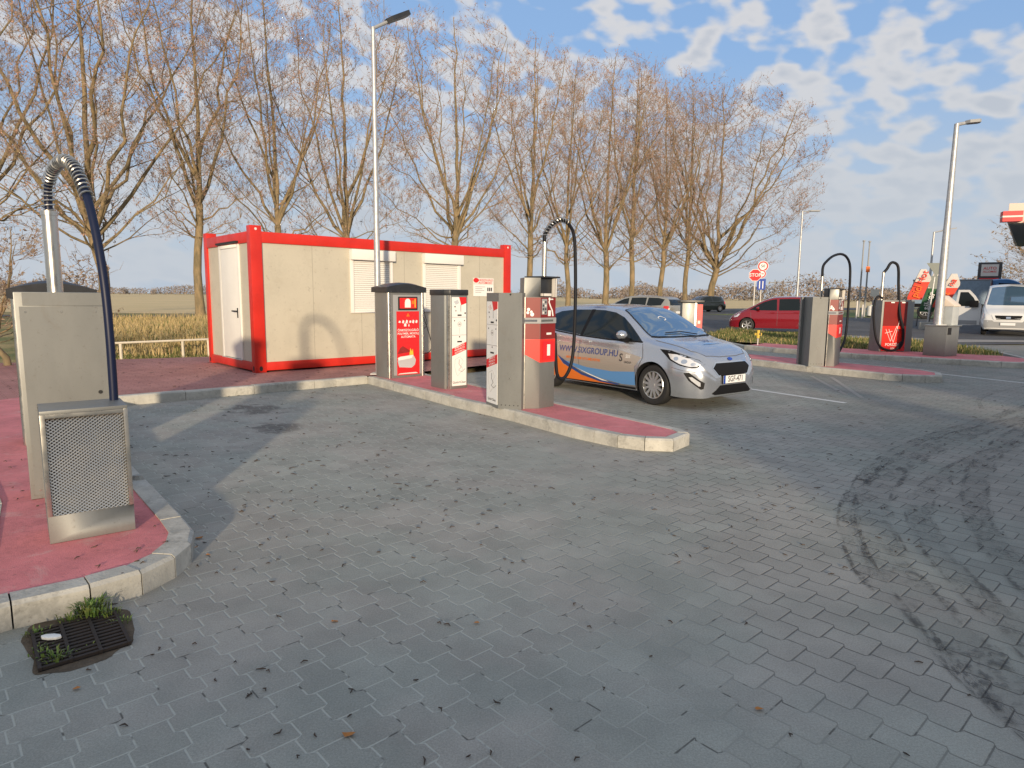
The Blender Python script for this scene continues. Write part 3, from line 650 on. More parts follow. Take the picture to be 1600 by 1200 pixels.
# ------------------------------------------------------------------ cabinets
def round_rect(F, w, d, r, n=4):
    "footprint of a cabinet with rounded corners, front edge along F.r at outward 0, body going inwards"
    pts = []
    for (cx, cy, a0) in ((w-r, -d+r, 0), (r, -d+r, 90)):
        pass
    for cx, dd, a0 in ((w-r, -r, 0), (r, -r, 90), (r, -d+r, 180), (w-r, -d+r, 270)):
        for k in range(n+1):
            a = R(a0+90*k/n); x = cx+r*math.cos(a); o_ = dd+r*math.sin(a)
            q = F.o+F.r*x+F.n*o_; pts.append((q[0], q[1]))
    return pts
def big_cabinet(name, label, fl, ang, w, d, h, poster=True, group='service cabinets with domed caps'):
    z0 = KH-0.006; F = Fr((fl[0], fl[1], z0), ang)
    t = thing(name, label, 'cabinet', (fl[0], fl[1], z0), group)
    m = MB(); m.prism(round_rect(F, w, d, 0.06, 5), z0, z0+h, 'steel'); m.build('body', t, smooth=True, ang=35)
    m = MB()
    for x in (0.075, w-0.075): m.tube([F.p(x-0.045 if x < w/2 else x+0.045, 0.0, -0.02), F.p(x-0.045 if x < w/2 else x+0.045, h, -0.02)], 0.034, 'steel_bright', 10)
    m.build('corner_trim', t, smooth=True)
    # domed cap
    m = MB(); n = 12; A = []
    for dd, k in ((0.03, 0.75), (-0.02, 1.0), (-d*0.5, 1.12), (-d+0.02, 1.0), (-d-0.03, 0.75)):
        A.append([F.p(-0.03+(w+0.06)*i/n, h+0.075*1.0+0.075*k*math.sin(math.pi*i/n)*1.0, dd) for i in range(n+1)])
    vs = [p for row in A for p in row]; k = n+1
    fs = [(r_*k+i, r_*k+i+1, (r_+1)*k+i+1, (r_+1)*k+i) for r_ in range(4) for i in range(n)]
    b0 = len(vs); vs += [F.p(-0.03+(w+0.06)*i/n, h-0.01, 0.03) for i in range(n+1)]; b1 = len(vs); vs += [F.p(-0.03+(w+0.06)*i/n, h-0.01, -d-0.03) for i in range(n+1)]
    fs += [(b0+i, b0+i+1, i+1, i) for i in range(n)]+[(4*k+i, 4*k+i+1, b1+i+1, b1+i) for i in range(n)]
    fs += [(b0, 0, k, 2*k, 3*k, 4*k, b1), (b0+n, b1+n, 4*k+n, 3*k+n, 2*k+n, k+n, n)]
    m.add(vs, fs, 'cap_black'); o = m.build('cap', t, smooth=True, ang=50)
    bm = bmesh.new(); bm.from_mesh(o.data); bmesh.ops.recalc_face_normals(bm, faces=bm.faces); bm.to_mesh(o.data); bm.free()
    if poster:
        m = MB(); m.fbox(F, 0.14*w, 0.93*w, 0.03*h, 0.965*h, 0.0, 0.006, 'grey_plastic'); m.build('front_panel', t, bevel=0.002)
        m = MB(); m.fbox(F, 0.27*w, 0.80*w, 0.79*h, 0.945*h, 0.006, 0.022, 'dark'); scr = m.build('display_window', t, bevel=0.008)
        m = MB(); m.fbox(F, 0.305*w, 0.765*w, 0.81*h, 0.93*h, 0.022, 0.025, 'bright_red')
        m.fbox(F, 0.31*w, 0.40*w, 0.815*h, 0.925*h, 0.025, 0.026, 'sign_red')
        m.disc(F, 0.52*w, 0.885*h, 0.055, 0.026, 0.028, 'white', 16); m.fbox(F, 0.44*w, 0.60*w, 0.82*h, 0.88*h, 0.026, 0.0275, 'white'); m.fbox(F, 0.71*w, 0.735*w, 0.82*h, 0.92*h, 0.026, 0.028, 'yellow')
        m.fbox(F, 0.63*w, 0.70*w, 0.86*h, 0.90*h, 0.026, 0.0275, 'orange')
        m.build('screen_picture', scr)
        m = MB(); m.fbox(F, 0.225*w, 0.845*w, 0.03*h, 0.775*h, 0.006, 0.012, 'sign_red')
        cx = 0.535*w
        m.fpoly(F, [(cx-0.035, 0.715*h), (cx+0.035, 0.715*h), (cx, 0.758*h)], 0.012, 0.014, 'orange')
        # row of white pictograms
        for i, (dx, hh_) in enumerate(((-0.17, 0.02), (-0.10, 0.03), (-0.03, 0.034), (0.04, 0.022), (0.10, 0.032), (0.165, 0.028))):
            m.fpoly(F, [(cx+dx-0.022, 0.655*h-hh_*0.6), (cx+dx+0.015, 0.655*h-hh_), (cx+dx+0.026, 0.655*h+hh_*0.5), (cx+dx-0.004, 0.655*h+hh_)], 0.012, 0.014, 'white')
        m.fpoly(F, [(cx-0.08, 0.60*h), (cx-0.035, 0.60*h), (cx-0.035, 0.627*h), (cx-0.058, 0.64*h), (cx-0.08, 0.627*h)], 0.012, 0.014, 'white'); m.fpoly(F, [(cx+0.0, 0.60*h), (cx+0.03, 0.60*h), (cx+0.015, 0.635*h)], 0.012, 0.014, 'white')
        m.text(F, 'ÖNKISZOLGÁLÓ', cx, 0.555*h, 0.055, 0.0135, 'white'); m.text(F, 'POLYMER, MOSOLJ', cx, 0.515*h, 0.050, 0.0135, 'white'); m.text(F, 'AUTOMATA', cx, 0.478*h, 0.052, 0.0135, 'white')
        # picture: dark shelf with a steel drum on red
        x0_, x1_ = 0.235*w, 0.70*w
        m.fpoly(F, [(x0_, 0.28*h), (x1_*0.9, 0.30*h), (x1_*0.55, 0.37*h), (x0_+0.05, 0.345*h)], 0.012, 0.0135, 'dark_red')
        m.fpoly(F, [(x0_, 0.20*h), (x0_+0.05, 0.245*h), (x1_-0.02, 0.26*h), (x1_+0.03, 0.20*h), (x1_+0.01, 0.145*h), (x1_-0.06, 0.11*h), (x0_+0.03, 0.125*h)], 0.012, 0.0140, 'lamp_lens')
        m.fpoly(F, [(x0_, 0.232*h), (x0_+0.05, 0.247*h), (x1_-0.03, 0.262*h), (x1_-0.05, 0.225*h), (x0_+0.02, 0.205*h)], 0.014, 0.0150, 'white')
        m.fpoly(F, [(x1_-0.10, 0.262*h), (x1_-0.02, 0.262*h), (x1_-0.03, 0.335*h), (x1_-0.05, 0.30*h), (x1_-0.08, 0.345*h)], 0.012, 0.0145, 'yellow')
        m.fpoly(F, [(0.235*w, 0.04*h), (0.80*w, 0.04*h), (0.74*w, 0.055*h), (0.30*w, 0.052*h)], 0.012, 0.0135, 'offwhite')
        m.build('poster', t)
    return t, F
# the one by the lamp post
bc, bF = big_cabinet('vending_cabinet', 'wide steel cabinet with domed black cap and tall red poster, beside the container', (-2.06, 10.93), R(42), 0.72, 0.44, 1.44)
# the one behind the left vacuum cleaner
bc2, _ = big_cabinet('vending_cabinet', 'steel cabinet with domed black cap half hidden behind the nearest vacuum cleaner housing', (-4.43, 5.86), R(36.5), 0.62, 0.40, 1.335, poster=False)
# air line hanging at the side of the vending cabinet
m = MB(); A0 = (-1.56, 11.43); 
pts = [vp(px, py, A0, R(42)) for px, py in ((661, 476), (664, 492), (667, 505), (664, 512), (661, 514))]
m.tube([tuple(p) for p in catmull(pts, 6)], 0.006, 'black_rubber', 6)
pts = [vp(px, py, A0, R(42)) for px, py in ((661, 493), (666, 508), (672, 527), (675, 541), (670, 550), (661, 553))]
m.tube([tuple(p) for p in catmull(pts, 6)], 0.007, 'black_rubber', 6)
m.build('air_hose', bc, smooth=True)

def slim_front(m, F, w, h):
    "white printed front of the slim pay cabinets"
    m.fbox(F, 0.02, w-0.02, 0.03*h, 0.925*h, 0.0, 0.005, 'white')
    for zf in (0.725, 0.545): m.fbox(F, 0.02, w-0.02, zf*h-0.003, zf*h+0.003, 0.005, 0.0065, 'print_grey')
    m.fpoly(F, [(0.50*w, 0.925*h), (w-0.02, 0.925*h), (w-0.02, 0.865*h), (0.62*w, 0.845*h)], 0.005, 0.007, 'sign_red')
    m.fbox(F, 0.40*w, 0.64*w, 0.738*h, 0.752*h, 0.005, 0.0085, 'dark'); m.disc(F, 0.86*w, 0.765*h, 0.013, 0.005, 0.0085, 'dark', 12)
    m.disc(F, 0.25*w, 0.83*h, 0.012, 0.005, 0.007, 'print_dark', 10); m.disc(F, 0.30*w, 0.79*h, 0.014, 0.005, 0.007, 'print_grey', 10)
    m.fpoly(F, [(0.16*w, 0.88*h), (0.42*w, 0.90*h), (0.50*w, 0.865*h), (0.30*w, 0.85*h)], 0.005, 0.0068, 'lamp_lens')
    m.fbox(F, 0.58*w, 0.62*w, 0.78*h, 0.85*h, 0.005, 0.0068, 'grey_plastic')
    for x in (0.22, 0.82): m.disc(F, x*w, 0.69*h, 0.009, 0.005, 0.008, 'dark', 10)
    # round lock ring
    n = 20; cx, cz = 0.52*w, 0.655*h
    for rr0, rr1 in ((0.030, 0.036),):
        vs = [F.p(cx+r_*math.cos(2*math.pi*i/n), cz+r_*math.sin(2*math.pi*i/n), 0.0075) for r_ in (rr0, rr1) for i in range(n)]
        m.add(vs, [(i, (i+1) % n, n+(i+1) % n, n+i) for i in range(n)], 'print_grey')
    m.fbox(F, 0.46*w, 0.58*w, 0.646*h, 0.662*h, 0.005, 0.0072, 'print_grey'); m.fbox(F, 0.515*w, 0.525*w, 0.56*h, 0.62*h, 0.005, 0.0068, 'print_grey')
    m.disc(F, 0.52*w, 0.528*h, 0.010, 0.005, 0.008, 'dark', 10); m.fbox(F, 0.38*w, 0.66*w, 0.472*h, 0.486*h, 0.005, 0.0085, 'dark')
    rot = 0.42
    m.fpoly(F, [(0.02, 0.335*h), (w-0.02, 0.395*h), (w-0.02, 0.475*h), (0.02, 0.41*h)], 0.005, 0.007, 'sign_red')
    sl = math.atan2(0.062*h, w)
    for i, tx in enumerate(('ÉRMEVÁLTÓ', 'PÉNZVÁLTÓ', 'AUTOMATA')): m.text(F, tx, 0.52*w, (0.432-0.026*i)*h, 0.034, 0.0085, 'white', rot=sl)
    # line drawing
    pts = [(0.25, 0.30), (0.55, 0.325), (0.75, 0.28), (0.60, 0.235), (0.72, 0.20), (0.58, 0.165), (0.40, 0.13), (0.30, 0.17), (0.22, 0.23), (0.25, 0.30)]
    m.tube([F.p(a*w, b_*h, 0.006) for a, b_ in pts], 0.002, 'print_grey', 4); m.tube([F.p(a*w, b_*h, 0.006) for a, b_ in ((0.5, 0.30), (0.48, 0.25), (0.62, 0.22), (0.46, 0.19), (0.66, 0.17), (0.85, 0.20))], 0.003, 'print_dark', 4)
    m.text(F, 'Quick+Clean', 0.50*w, 0.065*h, 0.045, 0.0068, 'print_dark')
def slim_cabinet():
    h, w, d = 1.475, 0.355, 0.43; fl = (-0.95, 9.71); z0 = KH-0.006; F = Fr((*fl, z0), R(40))
    t = thing('pay_cabinet', 'slim steel cabinet with flat black cap and white printed front', 'cabinet', (*fl, z0), 'slim pay cabinets')
    def foot(o, c=0.05):
        pts = [(c-o, 0+o), (w+o, 0+o), (w+o, -d-o), (-o-0.02, -d-o), (-o-0.02, -c-0.02+o*.5)]
        return [tuple((F.o+F.r*x+F.n*y)[:2]) for x, y in pts]
    m = MB(); m.prism(foot(0), z0, z0+h-0.085, 'steel'); m.build('body', t, bevel=0.004)
    m = MB(); m.prism(foot(0.012), z0+h-0.085, z0+h, 'cap_black'); m.build('cap', t, bevel=0.012)
    m = MB(); F2 = Fr(F.o+F.r*0.05, R(40)); slim_front(m, F2, w-0.055, h); m.build('front_panel', t)
    m = MB(); m.tube([F.p(0.022, 0, -0.022), F.p(0.022, h-0.085, -0.022)], 0.028, 'steel_bright', 8); m.build('corner_trim', t, smooth=True)
slim_cabinet()

# ------------------------------------------------------------------ vacuum cleaners
def spring_hose(t, pts3, P, split0, split1, r=0.034, coil=True, hosem='hose_blue', turns_per_m=28):
    "hose along 3-D points; ribbed between fractions split0..split1"
    cur = [np.array(p) for p in catmull(pts3, 12)]
    d = np.concatenate([[0], np.cumsum([np.linalg.norm(cur[i+1]-cur[i]) for i in range(len(cur)-1)])])
    m = MB(); m.tube([tuple(p) for p in cur], r, hosem, 12); hs = m.build('hose', t, smooth=True)
    if coil:
        L0, L1 = d[-1]*split0, d[-1]*split1; n = int((L1-L0)*turns_per_m*12); H = []
        C = np.array(cur)
        def at(s): return np.array([np.interp(s, d, C[:, k]) for k in range(3)])
        side = np.array((math.sin(P[1]), -math.cos(P[1]), 0))
        for i in range(n+1):
            s = L0+(L1-L0)*i/n; p = at(s); tt = at(min(d[-1], s+0.01))-at(max(0, s-0.01)); tt /= np.linalg.norm(tt)
            n1 = side-tt*side.dot(tt); n1 /= np.linalg.norm(n1); n2 = np.cross(tt, n1); a = 2*math.pi*turns_per_m*(s-L0)
            H.append(tuple(p+(n1*math.cos(a)+n2*math.sin(a))*(r+0.012)))
        m = MB(); m.tube(H, 0.0055, 'steel_bright', 5); m.build('spring', hs, smooth=True)
    return hs
Z0 = KH-0.006
# --- nearest one, left island
AL = R(36.5); FLh = Fr((-3.22, 4.28, Z0), AL)
t = thing('vacuum_cleaner', 'nearest vacuum cleaner, tall plain steel housing with mast and hanging blue hose', 'vacuum cleaner', (-3.22, 4.28, Z0), 'self-service vacuum cleaners')
wv, hv, dv = 0.50, 1.385, 0.30
m = MB(); m.fbox(FLh, 0, wv, 0, hv, -dv, -0.004, 'steel')
m.build('housing', t, bevel=0.006)
m = MB(); m.fbox(FLh, 0.025, wv-0.004, 0.03, hv-0.095, -0.004, 0.002, 'steel'); m.fbox(FLh, 0.045, wv-0.004, hv-0.088, hv-0.004, -0.004, 0.001, 'steel')
for x in (0.055, 0.25, 0.445):
    for z in (0.06, hv-0.13): m.disc(FLh, x, z, 0.007, 0.002, 0.004, 'steel_bright', 10)
m.disc(FLh, 0.44, 0.70, 0.013, 0.002, 0.006, 'dark', 12)
m.build('front_panel', t)
mast = FLh.p(0.235, 0, -0.19)
m = MB(); m.cyl(mast[0], mast[1], hv+Z0-0.01, zat(78, 330, mast[0], mast[1]), 0.046, 0.046, 'steel_bright', 20)
zt = zat(78, 330, mast[0], mast[1]); m.cyl(mast[0], mast[1], zt-0.03, zt, 0.052, 0.052, 'steel_bright', 20); m.build('mast', t, smooth=True)
AH = R(-41)
hp = [(mast[0], mast[1], zt-0.05)]+[tuple(vp(px, py, mast, AH)) for px, py in ((75, 296), (83, 266), (98, 251), (113, 258), (127, 284), (141, 325), (154, 385), (164, 450), (171, 520), (176, 590), (179, 640))]
spring_hose(t, hp, (0, AH), 0.02, 0.46, r=0.024, turns_per_m=30)
# heater box with expanded-metal front, standing in front of the housing
FH = Fr((-2.55, 3.50, Z0), R(37)); wh, hh = 0.415, 0.745
t = thing('mesh_box', 'low steel box with a diamond mesh front standing before the nearest vacuum cleaner', 'grille box', tuple(FH.o))
m = MB()
m.fbox(FH, 0, wh, 0, 0.155, -0.32, 0.0, 'steel'); m.fbox(FH, 0, 0.022, 0.155, hh-0.02, -0.32, 0.0, 'steel'); m.fbox(FH, wh-0.022, wh, 0.155, hh-0.02, -0.32, 0.0, 'steel')
m.fbox(FH, 0.022, wh-0.022, 0.155, hh-0.02, -0.32, -0.30, 'dark')
m.fbox(FH, 0.0, wh, hh-0.02, hh, -0.32, 0.004, 'steel')
m.build('housing', t, bevel=0.002)
m = MB()
for q_ in ((0.0, 0.022, 0.155, hh-0.02), (wh-0.022, wh, 0.155, hh-0.02), (0.022, wh-0.022, hh-0.042, hh-0.02)): m.fbox(FH, *q_, 0.0, 0.006, 'steel_bright')
m.build('frame', t, bevel=0.001)
m = MB(); nx, nz = 32, 60; x0, x1, z0, z1 = 0.022, wh-0.022, 0.155, hh-0.042; sx_, sz_ = (x1-x0)/nx, (z1-z0)/nz
m.fbox(FH, x0, x1, z0, z1, -0.06, -0.055, 'filter_grey') if 'filter_grey' in MAT else None
tk = 0.0031
for j in range(nz):
    for i in range(nx):
        ax = x0+i*sx_; az = z0+j*sz_; up = (i+j) % 2 == 0
        p0, p1 = ((ax, az), (ax+sx_, az+sz_)) if up else ((ax, az+sz_), (ax+sx_, az))
        m.add([FH.p(p0[0], p0[1]-tk, 0.001), FH.p(p1[0], p1[1]-tk, 0.001), FH.p(p1[0], p1[1]+tk, -0.003), FH.p(p0[0], p0[1]+tk, -0.003)], [(0, 1, 2, 3)], 'steel_bright')
m.build('mesh_grille', t)

def vac_unit(label, P1, P2, P3, depth, ztop, zs, mastpx, hosepx, mast_off, hose_r=0.022, split=(0.02, 0.3), coil=True, mast_xy=None):
    """vacuum tower with two visible fronts P1-P2 and P2-P3; zs: dict of heights of the coloured bands"""
    a1 = math.atan2(P2[1]-P1[1], P2[0]-P1[0]); a2 = math.atan2(P3[1]-P2[1], P3[0]-P2[0])
    F1 = Fr((*P1, Z0), a1); F2 = Fr((*P2, Z0), a2); w1 = math.dist(P1, P2); w2 = math.dist(P2, P3)
    t = thing('vacuum_cleaner', label, 'vacuum cleaner', (*P1, Z0), 'self-service vacuum cleaners')
    b1 = F1.p(0, 0, -depth); b3 = F2.p(w2, 0, -depth*0.75)
    poly = [P1, P2, P3, (b3[0], b3[1]), (b1[0], b1[1])]
    H = ztop-Z0; hd = zs['head']-Z0
    m = MB(); m.prism(poly, Z0, Z0+hd, 'steel'); m.fbox(F1, 0, w1, hd, H, -depth*0.9, 0, 'steel'); m.build('housing', t, bevel=0.005)
    m = MB(); m.tube([F1.p(0.012, 0, 0.0), F1.p(0.012, hd, 0.0)], 0.010, 'steel_bright', 6); m.build('edge_trim', t)
    a, b_, c, d = (zs[k]-Z0 for k in ('band0', 'band1', 'low', 'low2'))
    m = MB()
    for F, w in ((F1, w1), (F2, w2)): m.fbox(F, 0.004, w-0.004, b_+0.012, hd-0.004, 0, 0.005, 'red_panel'); m.fbox(F, 0.004, w-0.004, c, a-0.012, 0, 0.005, 'red_panel')
    for (x, z, r_) in ((0.28, 0.35, 0.020), (0.45, 0.24, 0.016), (0.24, 0.20, 0.018), (0.50, 0.12, 0.024)): m.disc(F1, x*w1, b_+z*(hd-b_)+0.02, r_, 0.005, 0.0065, 'white', 12)
    # hose pictogram and keypad on the second front
    m.fbox(F2, 0.06*w2, 0.40*w2, b_+0.05, b_+0.24, 0.005, 0.009, 'grey_plastic')
    for i in range(4):
        for j in range(2): m.fbox(F2, (0.10+0.15*j)*w2, (0.20+0.15*j)*w2, b_+0.06+0.043*i, b_+0.085+0.043*i, 0.009, 0.011, 'print_dark' if (i+j) % 3 else 'offwhite')
    m.tube([F2.p(x*w2, b_+z, 0.008) for x, z in ((0.78, 0.235), (0.56, 0.235), (0.52, 0.20), (0.62, 0.15), (0.74, 0.10), (0.80, 0.03))], 0.009, 'white', 6)
    m.fbox(F2, 0.48*w2, 0.66*w2, b_+0.03, b_+0.10, 0.005, 0.0075, 'white'); m.disc(F2, 0.56*w2, hd-0.02, 0.018, 0.005, 0.0075, 'white', 10)
    m.fbox(F2, 0.40*w2, 0.72*w2, c+0.05, c+0.075, 0.005, 0.0075, 'white')
    m.build('colour_panel', t)
    m = MB()
    for F, w in ((F1, w1), (F2, w2)): m.fbox(F, -0.004, w+0.004, a-0.010, b_+0.010, 0, 0.012, 'grey_plastic'); m.fbox(F, 0.0, w*0.8, a+0.012, b_-0.012, 0.012, 0.015, 'chrome')
    m.build('band', t)
    m = MB(); m.fpoly(F1, [(0.004, c-0.004), (w1, c-0.004), (w1, d), (0.004, d+0.11)], 0, 0.006, 'bright_red'); m.fbox(F2, 0, w2-0.004, d, c-0.004, 0, 0.006, 'bright_red')
    m.fbox(F2, 0.14*w2, w2-0.02, d+0.03, c-0.03, 0.006, 0.014, 'sign_red'); m.fbox(F2, 0.42*w2, 0.62*w2, d+0.08, c-0.07, 0.014, 0.016, 'white')
    m.build('coin_panel', t)
    # black hooded display
    m = MB(); m.fbox(F2, 0.0, w2+0.03, hd+0.0, H+0.0, -depth*0.8, -0.04, 'cap_black'); m.fbox(F2, -0.005, w2+0.05, H, H+0.02, -depth*0.8, 0.03, 'cap_black'); m.fbox(F2, w2-0.035, w2+0.0, hd, H, -0.04, 0.02, 'offwhite')
    m.fbox(F2, 0.12*w2, 0.65*w2, hd+0.01, hd+0.05, -0.04, 0.02, 'offwhite'); m.build('display_hood', t, bevel=0.004)
    mx, my = F1.p(mast_off[0], 0, -mast_off[1])[:2]
    if mast_xy: mx, my = mast_xy
    zt = zat(mastpx[0], mastpx[1], mx, my)
    m = MB(); m.cyl(mx, my, Z0+H-0.2, zt, 0.030, 0.030, 'steel_bright', 14); m.build('mast', t, smooth=True)
    ha = R(40); hp = [(mx, my, zt-0.03)]+[tuple(vp(px, py, (mx, my), ha)) for px, py in hosepx]
    spring_hose(t, hp, (0, ha), split[0], split[1], r=hose_r, coil=coil, hosem='black_rubber', turns_per_m=22)
    return t


zsm = dict(head=1.50, band0=1.19, band1=1.24, low=0.99, low2=0.70)
# slim pay cabinet turned sideways next to the middle vacuum cleaner
def side_cabinet(label, A, B_, C_, D_, E_, h, fr=True):
    t = thing('pay_cabinet', label, 'cabinet', (*B_, Z0), 'slim pay cabinets')
    m = MB(); m.prism([A, B_, C_, D_, E_], Z0, Z0+h, 'steel')
    F = Fr((*B_, Z0), math.atan2(C_[1]-B_[1], C_[0]-B_[0])); w = math.dist(B_, C_)
    for i in range(5): m.disc(F, w*(0.14+0.18*i), 0.05, 0.007, 0.0, 0.003, 'dark', 8)
    m.disc(F, w*0.5, h-0.02, 0.012, 0.0, 0.003, 'dark', 8); m.disc(F, w*0.5, 0.38, 0.012, 0.0, 0.004, 'steel_bright', 8)
    m.build('body', t)
    if fr:
        FA = Fr((*A, Z0), math.atan2(B_[1]-A[1], B_[0]-A[0])); m = MB(); slim_front(m, FA, math.dist(A, B_), h); m.build('front_panel', t)
side_cabinet('slim plain-sided steel cabinet standing tight against the middle vacuum cleaner', (-0.33, 8.40), (-0.17, 8.07), (0.115, 7.985), (0.24, 8.28), (-0.02, 8.52), 1.425)
vac_unit('middle vacuum cleaner with red control panel, beside the silver hatchback', (0.135, 8.07), (0.34, 8.10), (0.535, 8.30), 0.34, 1.735, zsm, (850, 378),
         [(851, 368), (858, 356), (868, 347), (879, 344), (890, 352), (897, 370), (899, 410), (899, 470), (897, 530), (893, 566), (885, 586), (876, 592), (870, 582), (868, 550), (867, 520)], (0.13, 0.2), split=(0.02, 0.17), mast_xy=ray(848, 8.36))
# --- first right island
gp = lambda px, py: g(px, py, KH)
A_, B_, C_ = gp(1244, 567), gp(1263, 572), gp(1287, 572)
def ahead(p, F, w_, d_): return tuple((F.o+F.r*w_-F.n*d_)[:2])
P1, P2, P3 = gp(1288.5, 572), gp(1303, 572.5), gp(1311, 568.5)
FB = Fr((*B_, Z0), math.atan2(C_[1]-B_[1], C_[0]-B_[0])); wB = math.dist(B_, C_)
side_cabinet('slim steel cabinet glowing in the sun beside the vacuum cleaner of the first right-hand island', A_, B_, C_, ahead(C_, FB, wB, 0.42), ahead(B_, FB, 0.0, 0.42), zat(1264, 464, *B_)-Z0, fr=False)
zv = lambda py: zat(1300, py, *P2)
vac_unit('vacuum cleaner with red control panel on the first right-hand island, lit by low sun', P1, P2, P3, 0.36, zv(452), dict(head=zv(468), band0=zv(491), band1=zv(487), low=zv(507), low2=zv(528)), (1285, 432),
         [(1286, 417), (1292, 408), (1302, 400), (1314, 397), (1323, 402), (1328, 415), (1328, 440), (1326, 470), (1324, 500), (1320, 530), (1313, 546), (1309, 552)], (0.02, 0.2), hose_r=0.027, coil=False, mast_xy=ray(1277, 14.35))
# --- second right island: red front with PORSZIVO
P1, P3 = gp(1374, 549), gp(1412, 549); a1 = math.atan2(P3[1]-P1[1], P3[0]-P1[0]); F1 = Fr((*P1, Z0), a1); w1 = math.dist(P1, P3)
H1 = zat(1390, 469, *P1)-Z0
t = thing('vacuum_cleaner', 'vacuum cleaner with full red front lettered PORSZÍVÓ on the second right-hand island', 'vacuum cleaner', (*P1, Z0), 'self-service vacuum cleaners')
m = MB(); m.fbox(F1, -0.02, w1+0.20, 0, H1, -0.45, 0, 'steel'); m.build('housing', t, bevel=0.01)
m = MB(); m.fbox(F1, 0.03, w1, 0.02, H1-0.04, 0, 0.008, 'red_panel'); m.fbox(F1, 0.03, w1, 0.02, H1*0.50, 0.008, 0.010, 'bright_red'); m.fbox(F1, 0.03, w1, 0.02, 0.10*H1, 0.010, 0.012, 'sign_red')
for (x0, z0, x1, z1) in ((0.18, 0.44, 0.40, 0.20), (0.40, 0.20, 0.62, 0.50), (0.62, 0.50, 0.70, 0.40), (0.30, 0.44, 0.52, 0.18), (0.52, 0.18, 0.72, 0.62), (0.15, 0.36, 0.45, 0.40)):
    m.tube([F1.p(x0*w1, z0*H1, 0.011), F1.p(x1*w1, z1*H1, 0.011)], 0.008, 'offwhite', 5)
m.text(F1, 'PORSZÍVÓ', 0.53*w1, 0.135*H1, 0.105, 0.0135, 'white', sx=0.95); m.text(F1, 'GÉPI', 0.5*w1, 0.06*H1, 0.06, 0.0135, 'white')
for x in (0.38, 0.82): m.fbox(F1, x*w1-0.05, x*w1+0.05, H1-0.075, H1-0.045, 0.008, 0.014, 'white')
m.build('front_panel', t)
mx, my = F1.p(0.02, 0, -0.12)[:2]; zt = zat(1383, 425, mx, my)
m = MB(); m.cyl(mx, my, Z0+H1-0.05, zt, 0.035, 0.032, 'steel_bright', 12); m.build('mast', t, smooth=True)
hp = [(mx, my, zt-0.02)]+[tuple(vp(px, py, (mx, my), a1)) for px, py in ((1386, 420), (1391, 412), (1396, 410), (1402, 414), (1404, 424), (1404, 450))]
hp += [tuple(vp(px, py, F1.p(0, 0, 0.06)[:2], a1)) for px, py in ((1406, 490), (1411, 515), (1410, 535), (1404, 545))]
spring_hose(t, hp, (0, a1), 0, 1, r=0.035, coil=False, hosem='black_rubber')
hp = [tuple(vp(px, py, F1.p(0, 0, 0.08)[:2], a1)) for px, py in ((1379, 466), (1372, 463), (1367, 472), (1365, 495), (1368, 525), (1375, 541), (1388, 547), (1400, 546), (1408, 534))]
spring_hose(t, hp, (0, a1), 0, 1, r=0.028, coil=False, hosem='black_rubber')

# lamp post on its steel plinth with a waste box, right
PX = gp(1484, 556); zb = zat(1484, 510, *PX)
t = thing('steel_plinth', 'square brushed steel plinth at the end of the second right-hand island', 'plinth', (*PX, Z0))
Fp = Fr((PX[0], PX[1], Z0), R(32)); m = MB()
m.fbox(Fp, -0.31, 0.31, 0, zb-Z0, -0.5, 0.02, 'steel'); m.fbox(Fp, -0.33, 0.36, zb-Z0, zb-Z0+0.03, -0.52, 0.06, 'steel_bright'); m.build('body', t, bevel=0.012)
m = MB(); m.fbox(Fp, -0.26, -0.10, zb-Z0-0.20, zb-Z0-0.03, 0.02, 0.03, 'dark'); m.build('slot', t)
lx, ly = Fp.p(-0.13, 0, -0.28)[:2]; zt = zat(1507, 192, lx, ly)
lamp_post('lamp_post', 'tall tapered galvanised lamp post standing on the steel plinth at the right', lx, ly, zb+0.03, zt-zb-0.03, 0.105, 0.052, 0.42, R(-20), 0.03)
t = thing('waste_box', 'pale grey upright waste box with slanted lid standing on the steel plinth', 'waste bin', Fp.p(0.12, zb-Z0+0.03, -0.1), None)
zc, zd = zat(1495, 462, lx, ly)-Z0, zat(1495, 477, lx, ly)-Z0; b0 = zb-Z0+0.03
m = MB(); m.fbox(Fp, -0.02, 0.30, b0, zd-0.03, -0.34, -0.02, 'bin_grey'); m.build('body', t, bevel=0.01)
m = MB(); P = [Fp.p(x, z, d) for x in (-0.03, 0.32) for (z, d) in ((zd-0.03, 0.0), (zd-0.03, -0.36), (zc, -0.36), (zc, -0.30), (zd, 0.0))]
m.add(P, [(0, 1, 2, 3, 4), (9, 8, 7, 6, 5), (0, 4, 9, 5), (4, 3, 8, 9), (3, 2, 7, 8), (2, 1, 6, 7), (1, 0, 5, 6)], 'fascia_beige'); m.build('lid', t, bevel=0.004)  # beige lid colour stands in for warm sunlight on the slanted top
